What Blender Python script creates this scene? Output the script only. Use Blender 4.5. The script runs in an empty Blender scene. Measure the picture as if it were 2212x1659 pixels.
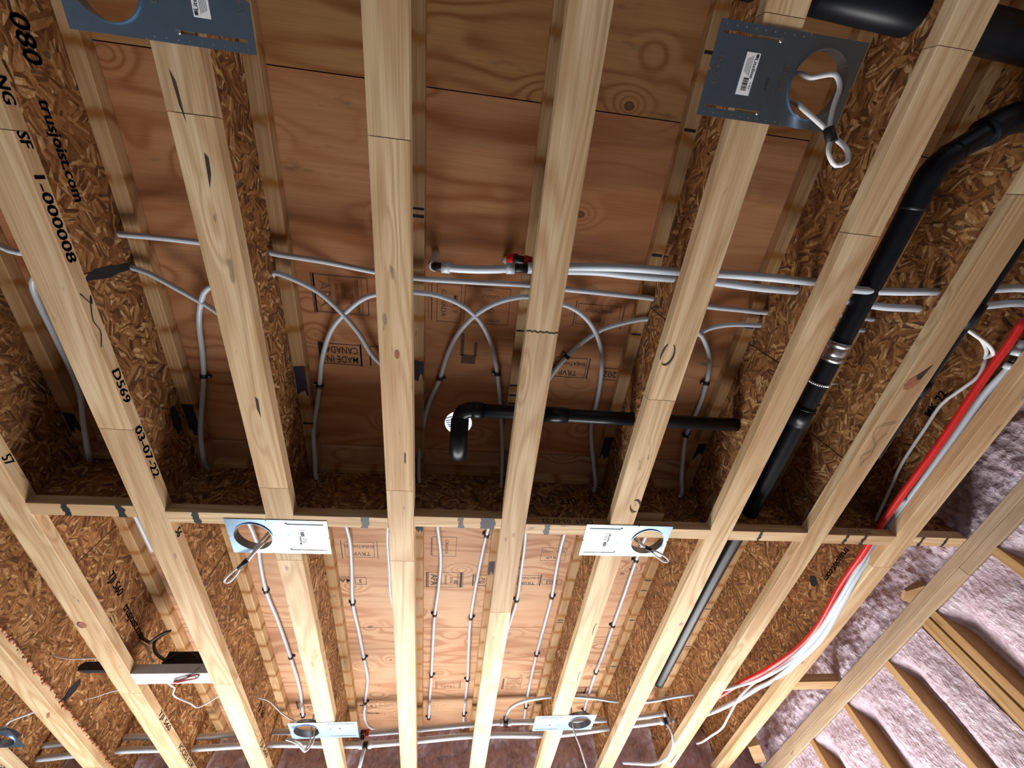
import bpy, bmesh, math, random
from mathutils import Vector, Matrix, noise

scene = bpy.context.scene
COL = scene.collection
H0 = 2.62            # height of the joist undersides above the floor; z below is measured from there

# ------------------------------------------------------------------ camera
cd = bpy.data.cameras.new('camera')
cd.sensor_fit = 'HORIZONTAL'; cd.sensor_width = 36.0
cd.lens = 36.0 * 855.447 / 2212.0
cd.clip_start = 0.02
cam = bpy.data.objects.new('camera', cd); COL.objects.link(cam)
cam.matrix_world = Matrix(((0.992368, -0.063994, -0.105405, 0.0),
                           (-0.105519, -0.883009, -0.457342, 0.0),
                           (-0.063807, 0.464973, -0.883022, H0 - 1.0176),
                           (0, 0, 0, 1)))
scene.camera = cam

# ------------------------------------------------------------------ world, daylight, exposure
w = bpy.data.worlds.new('sky'); scene.world = w; w.use_nodes = True
bg = w.node_tree.nodes['Background']
bg.inputs['Color'].default_value = (0.62, 0.78, 1.0, 1.0)
bg.inputs['Strength'].default_value = 1.0

def window_light(name, loc, rot, sx, sy, power, color):
    l = bpy.data.lights.new(name, 'AREA'); l.shape = 'RECTANGLE'; l.size = sx; l.size_y = sy
    l.energy = power; l.color = color
    o = bpy.data.objects.new(name, l); COL.objects.link(o)
    o.location = loc; o.rotation_euler = rot
    o['kind'] = 'helper'
    return o
# daylight in the wide window of the far wall and in the window of the left wall
window_light('window_daylight', (0.1, 3.40, 1.50), (math.radians(-90-35), 0, 0), 3.9, 1.1, 150, (1.0, 0.975, 0.94))
window_light('side_daylight', (-3.72, 0.9, 1.25), (0, math.radians(-90), 0), 1.5, 1.6, 9, (0.85, 0.93, 1.0))
vs = scene.view_settings
vs.view_transform = 'Standard'; vs.look = 'None'; vs.gamma = 1.0; vs.use_curve_mapping = False
vs.exposure = 0.36
cy = scene.cycles
cy.max_bounces = 4; cy.diffuse_bounces = 3; cy.glossy_bounces = 2; cy.transmission_bounces = 2; cy.caustics_reflective = False; cy.caustics_refractive = False
cy.use_adaptive_sampling = True; cy.adaptive_threshold = 0.12

# ------------------------------------------------------------------ geometry helpers
class MB:
    """collects polygons; build() links them as one mesh object"""
    def __init__(s): s.v = []; s.f = []; s.sm = []
    def add(s, vs, fs, smooth=False):
        n = len(s.v); s.v += [tuple(q) for q in vs]
        s.f += [tuple(i + n for i in f) for f in fs]; s.sm += [smooth] * len(fs); return s
    def box(s, x0, x1, y0, y1, z0, z1):
        return s.add([(x0,y0,z0),(x1,y0,z0),(x1,y1,z0),(x0,y1,z0),(x0,y0,z1),(x1,y0,z1),(x1,y1,z1),(x0,y1,z1)],
                     [(0,3,2,1),(4,5,6,7),(0,1,5,4),(1,2,6,5),(2,3,7,6),(3,0,4,7)])
    def bar(s, x0, x1, y0, y1, z0, z1, b=0.002):
        """long stick along y with eased edges"""
        prof = [(x0+b,z0),(x1-b,z0),(x1,z0+b),(x1,z1-b),(x1-b,z1),(x0+b,z1),(x0,z1-b),(x0,z0+b)]
        vs = [(x,y0,z) for x,z in prof] + [(x,y1,z) for x,z in prof]
        fs = [(i,i+8,(i+1)%8+8,(i+1)%8) for i in range(8)] + [tuple(range(8)), tuple(range(15,7,-1))]
        return s.add(vs, [tuple(reversed(f)) for f in fs])
    def poly(s, pts): return s.add(pts, [tuple(range(len(pts)))])
    def tube(s, pts, r, n=12, step=0.02, smooth=True, caps=True):
        P = spline(pts, step); N = len(P); R = r if callable(r) else (lambda t: r)
        T = [(P[min(i+1,N-1)] - P[max(i-1,0)]).normalized() for i in range(N)]
        a = Vector((0,0,1)) if abs(T[0].z) < .9 else Vector((1,0,0))
        u = (a - T[0]*a.dot(T[0])).normalized(); vs = []
        for i in range(N):
            u = (u - T[i]*u.dot(T[i])).normalized(); w_ = T[i].cross(u); rr = R(i/(N-1))
            vs += [P[i] + (u*math.cos(k*2*math.pi/n) + w_*math.sin(k*2*math.pi/n))*rr for k in range(n)]
        fs = [(i*n+k, i*n+(k+1)%n, (i+1)*n+(k+1)%n, (i+1)*n+k) for i in range(N-1) for k in range(n)]
        s.add(vs, fs, smooth)
        if caps: 
            o = len(s.v) - N*n
            s.f += [tuple(o+k for k in range(n-1,-1,-1)), tuple(o+(N-1)*n+k for k in range(n))]; s.sm += [False]*2
        return s
    def cyl(s, a, b, r, n=20, smooth=True):
        return s.tube([a, b], r, n, step=10, smooth=smooth)
    def ring(s, c, r0, r1, z0, z1, n=32):
        vs = []
        for r, z in ((r0,z0),(r1,z0),(r1,z1),(r0,z1)):
            vs += [(c[0]+r*math.cos(k*2*math.pi/n), c[1]+r*math.sin(k*2*math.pi/n), z) for k in range(n)]
        fs = []
        for j in range(4):
            a, b = j*n, ((j+1)%4)*n
            fs += [(a+k, a+(k+1)%n, b+(k+1)%n, b+k) for k in range(n)]
        return s.add(vs, [tuple(reversed(f)) for f in fs], False)
    def text(s, txt, size, o, ex, ey, sx=1.0):
        vs, fs = glyphs(txt); ex, ey, o = Vector(ex), Vector(ey), Vector(o)
        return s.add([o + ex*(x*size*sx) + ey*(y*size) for x, y in vs], fs)
    def rect(s, o, ex, ey, w_, h):
        ex, ey, o = Vector(ex)*(w_/2), Vector(ey)*(h/2), Vector(o)
        return s.poly([o-ex-ey, o+ex-ey, o+ex+ey, o-ex+ey])
    def frame(s, o, ex, ey, w_, h, t):
        ex, ey, o = Vector(ex), Vector(ey), Vector(o)
        s.rect(o+ey*(h/2), ex, ey, w_, t).rect(o-ey*(h/2), ex, ey, w_, t)
        return s.rect(o+ex*(w_/2), ex, ey, t, h).rect(o-ex*(w_/2), ex, ey, t, h)
    def mesh(s, name, off=(0,0,0)):
        me = bpy.data.meshes.new(name); ox, oy, oz = off
        me.from_pydata([(x-ox,y-oy,z-oz) for x,y,z in s.v], [], s.f)
        me.polygons.foreach_set('use_smooth', s.sm); me.update(); return me
    def build(s, name, mat, parent=None, off=(0,0,0), color=None):
        return link(name, s.mesh(name, off), mat, parent, color)

def link(name, me, mat, parent=None, color=None, loc=None):
    o = bpy.data.objects.new(name, me)
    if mat is not None and not me.materials: me.materials.append(MAT[mat])
    COL.objects.link(o); o.parent = parent
    if parent is None: o.location.z += H0
    if color: o.color = (*color, 1)
    return o
def spline(pts, step=0.02):
    P = [Vector(q) for q in pts]
    if len(P) == 2: return P
    P = [P[0]*2 - P[1]] + P + [P[-1]*2 - P[-2]]; out = []
    for i in range(1, len(P)-2):
        p0, p1, p2, p3 = P[i-1:i+3]
        d1 = max((p1-p0).length, 1e-4)**.5; d2 = max((p2-p1).length, 1e-4)**.5; d3 = max((p3-p2).length, 1e-4)**.5
        m1 = (p1-p0)/d1 - (p2-p0)/(d1+d2) + (p2-p1)/d2
        m2 = (p2-p1)/d2 - (p3-p1)/(d2+d3) + (p3-p2)/d3
        m1, m2 = m1*d2, m2*d2
        n = max(2, min(40, int((p2-p1).length/step)))
        for k in range(n):
            t = k/n
            out.append(p1*(2*t**3-3*t*t+1) + m1*(t**3-2*t*t+t) + p2*(-2*t**3+3*t*t) + m2*(t**3-t*t))
    out.append(P[-2]); return out
_gl = {}
def glyphs(txt):
    if txt not in _gl:
        c = bpy.data.curves.new('lettering', 'FONT'); c.body = txt; c.align_x = 'CENTER'; c.align_y = 'CENTER'; c.resolution_u = 2; c.offset = .006
        o = bpy.data.objects.new('lettering', c); me = bpy.data.meshes.new_from_object(o)
        _gl[txt] = ([(q.co.x, q.co.y) for q in me.vertices], [tuple(f.vertices) for f in me.polygons])
        bpy.data.objects.remove(o); bpy.data.curves.remove(c); bpy.data.meshes.remove(me)
    return _gl[txt]
def tag(o, label, cat, group=None, kind=None):
    o['label'] = label; o['category'] = cat
    if group: o['group'] = group
    if kind: o['kind'] = kind
    return o
def thing(name, label, cat, loc=(0,0,0), rz=0, group=None):
    o = bpy.data.objects.new(name, None); COL.objects.link(o); o.empty_display_size = .05
    o.location = (loc[0], loc[1], loc[2]+H0); o.rotation_euler.z = rz
    return tag(o, label, cat, group)
def copy_tree(o, parent=None):
    c = o.copy(); COL.objects.link(c); c.parent = parent
    for ch in list(o.children): copy_tree(ch, c)
    return c

# ------------------------------------------------------------------ materials
MAT = {}
class NT:
    def __init__(s, name):
        m = bpy.data.materials.new(name); m.use_nodes = True; MAT[name] = m
        s.t = m.node_tree; s.b = s.t.nodes['Principled BSDF']
    def n(s, typ, ins=None, out=0, **kw):
        nd = s.t.nodes.new(typ)
        for k, v in kw.items(): setattr(nd, k, v)
        for k, v in (ins or {}).items(): s.put(nd.inputs[k], v)
        return nd.outputs[out]
    def put(s, sock, v):
        if isinstance(v, bpy.types.NodeSocket): s.t.links.new(v, sock)
        elif isinstance(v, (tuple, list)) and len(v) == 3 and sock.type == 'RGBA': sock.default_value = (*v, 1)
        else: sock.default_value = v
    def m(s, op, a, b=0.0, c=None, clamp=False):
        return s.n('ShaderNodeMath', {0: a, 1: b, **({2: c} if c is not None else {})}, operation=op, use_clamp=clamp)
    def mix(s, f, a, b, blend='MIX'):
        nd = s.t.nodes.new('ShaderNodeMix'); nd.data_type = 'RGBA'; nd.blend_type = blend
        s.put(nd.inputs[0], f); s.put(nd.inputs[6], a); s.put(nd.inputs[7], b); return nd.outputs[2]
    def ramp(s, f, stops, interp='LINEAR'):
        nd = s.t.nodes.new('ShaderNodeValToRGB'); r = nd.color_ramp; r.interpolation = interp
        while len(r.elements) < len(stops): r.elements.new(0.5)
        for e, (p, c) in zip(r.elements, stops): e.position = p; e.color = (*c, 1) if len(c) == 3 else c
        s.put(nd.inputs[0], f); return nd.outputs[0]
    def rng(s, v, a, b, c=0.0, d=1.0):
        return s.n('ShaderNodeMapRange', {0: v, 1: a, 2: b, 3: c, 4: d}, clamp=True)
    def co(s, jitter=True):
        tc = s.n('ShaderNodeTexCoord', out=3)
        if not jitter: return tc
        r = s.n('ShaderNodeObjectInfo', out=5)
        v = s.n('ShaderNodeCombineXYZ', {0: s.m('MULTIPLY', r, 37.0), 1: s.m('MULTIPLY', r, 91.0), 2: s.m('MULTIPLY', r, 53.0)})
        return s.n('ShaderNodeVectorMath', {0: tc, 1: v}, operation='ADD')
    def map(s, v, scale, rot=(0,0,0), typ='POINT'):
        return s.n('ShaderNodeMapping', {'Vector': v, 'Scale': scale, 'Rotation': rot}, vector_type=typ)
    def noise(s, v, scale=1.0, detail=2.0, rough=.5, dist=0.0, out=0):
        return s.n('ShaderNodeTexNoise', {'Vector': v, 'Scale': scale, 'Detail': detail, 'Roughness': rough, 'Distortion': dist}, out)
    def out(s, color, rough=.7, metal=0.0, bump=None, bstr=.2, bdist=.002, spec=.3):
        s.put(s.b.inputs['Base Color'], color); s.put(s.b.inputs['Roughness'], rough); s.put(s.b.inputs['Metallic'], metal)
        s.b.inputs['Specular IOR Level'].default_value = spec
        if bump is not None:
            s.put(s.b.inputs['Normal'], s.n('ShaderNodeBump', {'Height': bump, 'Strength': bstr, 'Distance': bdist}))
        return s

def lumber(name, light, dark, axis=1, rust=False, freq=11.0, contrast=.55, tone=.22):
    t = NT(name); p = t.co()
    def sc(long, across): q = [across]*3; q[axis] = long; return tuple(q)
    vor = t.n('ShaderNodeTexVoronoi', {'Vector': t.map(p, sc(1.6, 7.0)), 'Scale': 1.0, 'Randomness': 1.0})
    kd = t.rng(vor, .02, .20, 1.0, 0.0)
    n1 = t.noise(t.map(p, sc(.75, 8.0)), 1.0, 1.5, .4)
    ring = t.m('SINE', t.m('MULTIPLY', t.m('ADD', n1, t.m('MULTIPLY', kd, .22)), freq*6.283))
    ring = t.m('POWER', t.rng(ring, -1, 1), 1.6)
    fib = t.noise(t.map(p, sc(5.0, 260.0)), 1.0, 1.0, .6)
    big = t.noise(t.map(p, sc(.9, 14.0)), 1.0, 1.0, .55)
    c = t.mix(t.m('MULTIPLY', ring, contrast), light, dark)
    c = t.mix(t.rng(big, .35, .7, 0, .75), c, dark)
    c = t.mix(1.0, c, t.ramp(t.rng(fib, .3, .7), [(0, (.84,.82,.80)), (1, (1.06,1.06,1.06))]), 'MULTIPLY')
    rnd = t.n('ShaderNodeObjectInfo', out=5)
    c = t.mix(1.0, c, t.ramp(t.m('FRACT', t.m('MULTIPLY', rnd, 17.3)), [(0, (1-tone,1-tone*1.1,1-tone*1.2)), (1, (1.05,1.05,1.05))]), 'MULTIPLY')
    c = t.mix(t.rng(vor, .015, .03, .9, 0), c, (.16,.06,.025))
    # grey-blue handling marks and small specks
    sp = t.noise(t.map(p, sc(9, 30)), 1.0, 2.0, .7)
    c = t.mix(t.rng(sp, .68, .74, 0, .55), c, (.10,.075,.055))
    if rust:
        y = t.n('ShaderNodeSeparateXYZ', {0: p}, axis)
        wob = t.noise(t.map(p, sc(6, 25)), 1.0, 3.0, .6)
        ph = t.m('PINGPONG', t.m('ADD', y, t.m('MULTIPLY', wob, .035)), .072)
        band = t.rng(ph, .003, .017, 1.0, 0.0)
        brk = t.rng(t.noise(t.map(p, sc(14, 16)), 1.0, 2.0, .6), .31, .44)
        c = t.mix(t.m('MULTIPLY', t.m('MULTIPLY', band, brk), .92), c, (.25,.082,.014))
        c = t.mix(t.rng(ph, .0, .035, .5, 0), c, (.46,.22,.065))
    t.out(c, .62)
lumber('lumber', (.80,.61,.385), (.50,.295,.135), contrast=.62)
lumber('lumber_top', (.73,.51,.29), (.52,.29,.125), rust=True)
lumber('stud_wood', (.54,.34,.155), (.40,.215,.08), axis=2)
lumber('plate_wood', (.56,.43,.30), (.44,.30,.18), axis=1)
lumber('block_wood', (.62,.42,.24), (.42,.25,.11), axis=0)

def osb(name):
    t = NT(name); p = t.co()
    def layer(off, cell, L, W):
        q = t.n('ShaderNodeVectorMath', {0: p, 1: off}, operation='ADD')
        cl = t.n('ShaderNodeTexVoronoi', {'Vector': t.map(q, (0, cell, cell)), 'Scale': 1.0}, 1)
        a = t.n('ShaderNodeSeparateColor', {0: cl}, 0)
        r = t.n('ShaderNodeVectorRotate', {'Vector': q, 'Angle': t.m('MULTIPLY', a, 3.1416)}, rotation_type='X_AXIS')
        v = t.n('ShaderNodeTexVoronoi', {'Vector': t.map(r, (0, 1/L, 1/W)), 'Scale': 1.0, 'Randomness': 1.0})
        return v.node.outputs[1], v, a.node.outputs[1]
    c1, d1, k1 = layer((0,0,0), 30.0, .05, .0065)
    c2, d2, k2 = layer((0,3.3,1.7), 19.0, .07, .010)
    f = t.m('GREATER_THAN', k1, .55)
    col = t.mix(f, c1, c2); dis = t.mix(f, d1, d2)
    sep = t.n('ShaderNodeSeparateColor', {0: col}, 0); v2 = sep.node.outputs[1]
    grain = t.noise(t.map(p, (40, 70, 150)), 1.0, 1.0, .6)
    v = t.m('ADD', sep, t.m('MULTIPLY', t.m('SUBTRACT', grain, .5), .6))
    c = t.ramp(v, [(0, (.115,.043,.015)), (.22, (.22,.092,.030)), (.55, (.33,.152,.053)), (.8, (.42,.215,.083)), (.95, (.52,.31,.14)), (1, (.66,.46,.26))])
    c = t.mix(t.rng(dis, .5, .95, 0, .4), c, (.14,.06,.023))
    c = t.mix(t.rng(v2, .91, .93, 0, .8), c, (.07,.03,.016))
    big = t.noise(p, 4.0, 1.0, .5)
    c = t.mix(1.0, c, t.ramp(big, [(.3, (.80,.75,.68)), (.7, (1.1,1.08,1.05))]), 'MULTIPLY')
    t.out(c, .6, spec=.35)
osb('osb')

def plywood():
    t = NT('plywood'); p = t.co()
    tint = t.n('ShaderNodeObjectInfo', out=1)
    wv = t.noise(t.map(p, (1.1, 1.6, 1)), 1.0, 2.0, .5, out=1)
    pw = t.n('ShaderNodeVectorMath', {0: p, 1: t.n('ShaderNodeVectorMath', {0: wv, 3: .30}, operation='SCALE')}, operation='ADD')
    vor = t.n('ShaderNodeTexVoronoi', {'Vector': t.map(p, (4.2, 5.6, 0)), 'Scale': 1.0, 'Randomness': 1.0})
    kd = t.rng(vor, .03, .42, 1.0, 0.0)
    n1 = t.noise(t.map(pw, (.55, 4.4, 0)), 1.0, 2.0, .45)
    ring = t.m('SINE', t.m('MULTIPLY', t.m('ADD', n1, t.m('MULTIPLY', t.m('POWER', kd, 2.0), .35)), 62.0))
    ring = t.m('POWER', t.rng(ring, -1, 1), 2.2)
    amp = t.rng(t.noise(p, 2.1, 2.0, .5), .35, .65, .25, .95)
    fib = t.noise(t.map(p, (7, 240, 1)), 1.0, 1.0, .6)
    blotch = t.noise(t.map(p, (2.2, 3.5, 1)), 1.0, 2.0, .6)
    c = t.mix(t.m('MULTIPLY', ring, amp), (.60,.33,.175), (.36,.135,.052))
    c = t.mix(t.rng(blotch, .42, .68, 0, .55), c, (.47,.20,.092))
    c = t.mix(1.0, c, t.ramp(t.rng(fib, .3, .7), [(0, (.90,.89,.88)), (1, (1.04,1.04,1.04))]), 'MULTIPLY')
    c = t.mix(t.rng(vor, .045, .06, .85, 0), c, (.20,.085,.035))
    c = t.mix(t.rng(t.m('ABSOLUTE', t.m('SUBTRACT', vor, .055)), 0, .012, .9, 0), c, (.09,.035,.018))
    dirt = t.noise(t.map(p, (5, 16, 1)), 1.0, 3.0, .7)
    c = t.mix(t.rng(dirt, .64, .76, 0, .6), c, (.13,.075,.05))
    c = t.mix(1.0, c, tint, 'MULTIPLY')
    t.out(c, .66)
plywood()

def foam():
    t = NT('spray_foam'); p = t.co(False)
    n1 = t.noise(t.map(p, (1, 1.25, .75)), 44.0, 3.0, .62); n2 = t.noise(p, 6.0, 3.0, .5)
    c = t.ramp(n1, [(.25, (.34,.23,.28)), (.5, (.56,.43,.50)), (.75, (.76,.68,.76))])
    c = t.mix(t.rng(n2, .4, .7, 0, .5), c, (.62,.48,.57))
    t.out(c, .42, bump=n1, bstr=1.0, bdist=.014, spec=.5)
foam()

def plain(name, col, rough=.5, metal=0.0, spec=.4, var=0.0, scale=60.0):
    t = NT(name)
    c = col
    if var:
        n1 = t.noise(t.co(), scale, 3.0, .6)
        c = t.ramp(n1, [(.25, tuple(q*(1-var) for q in col)), (.75, tuple(min(1, q*(1+var)) for q in col))])
    t.out(c, rough, metal, spec=spec)
plain('pex_white', (.60,.665,.75), .34, spec=.5, var=.05, scale=20)
plain('pex_red', (.60,.018,.016), .32, spec=.5, var=.08, scale=20)
plain('abs_black', (.006,.008,.012), .37, spec=.3, var=.3, scale=40)
plain('poly_black', (.012,.011,.012), .42, spec=.4)
plain('galvanised', (.33,.48,.66), .32, 1.0, var=.06, scale=45)  # blue of the reflected sky is put into the metal's base colour
plain('steel_band', (.66,.67,.68), .28, 1.0, var=.1, scale=300)
plain('sticker', (.85,.88,.92), .5)
plain('ink', (.022,.018,.022), .75, var=.4, scale=90)
plain('faded_ink', (.17,.095,.062), .8, var=.3, scale=70)
plain('marker', (.030,.018,.036), .6, var=.5, scale=30)
plain('cable_white', (.74,.74,.76), .4, spec=.5)
plain('tape_black', (.012,.012,.014), .5)
plain('resin_knot', (.33,.13,.065), .45, var=.35, scale=50)
plain('knot_void', (.05,.028,.02), .8, var=.4, scale=60)
plain('pale_wood', (.56,.54,.54), .7, var=.08, scale=25)
plain('copper_red', (.35,.05,.035), .4)
plain('grey_wire', (.10,.085,.08), .5)
plain('blue_film', (.03,.12,.55), .4)
plain('white_paint', (.78,.80,.82), .5)
plain('glue', (.24,.08,.022), .4, var=.5, scale=50)
plain('concrete', (.19,.185,.18), .8, var=.12, scale=3.0)
plain('drywall', (.55,.52,.49), .85, var=.05, scale=4)
t_ = NT('daylight_above'); t_.b.inputs['Base Color'].default_value = (.75,.85,1,1)
t_.b.inputs['Emission Color'].default_value = (.80,.90,1,1); t_.b.inputs['Emission Strength'].default_value = 1.1

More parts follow.
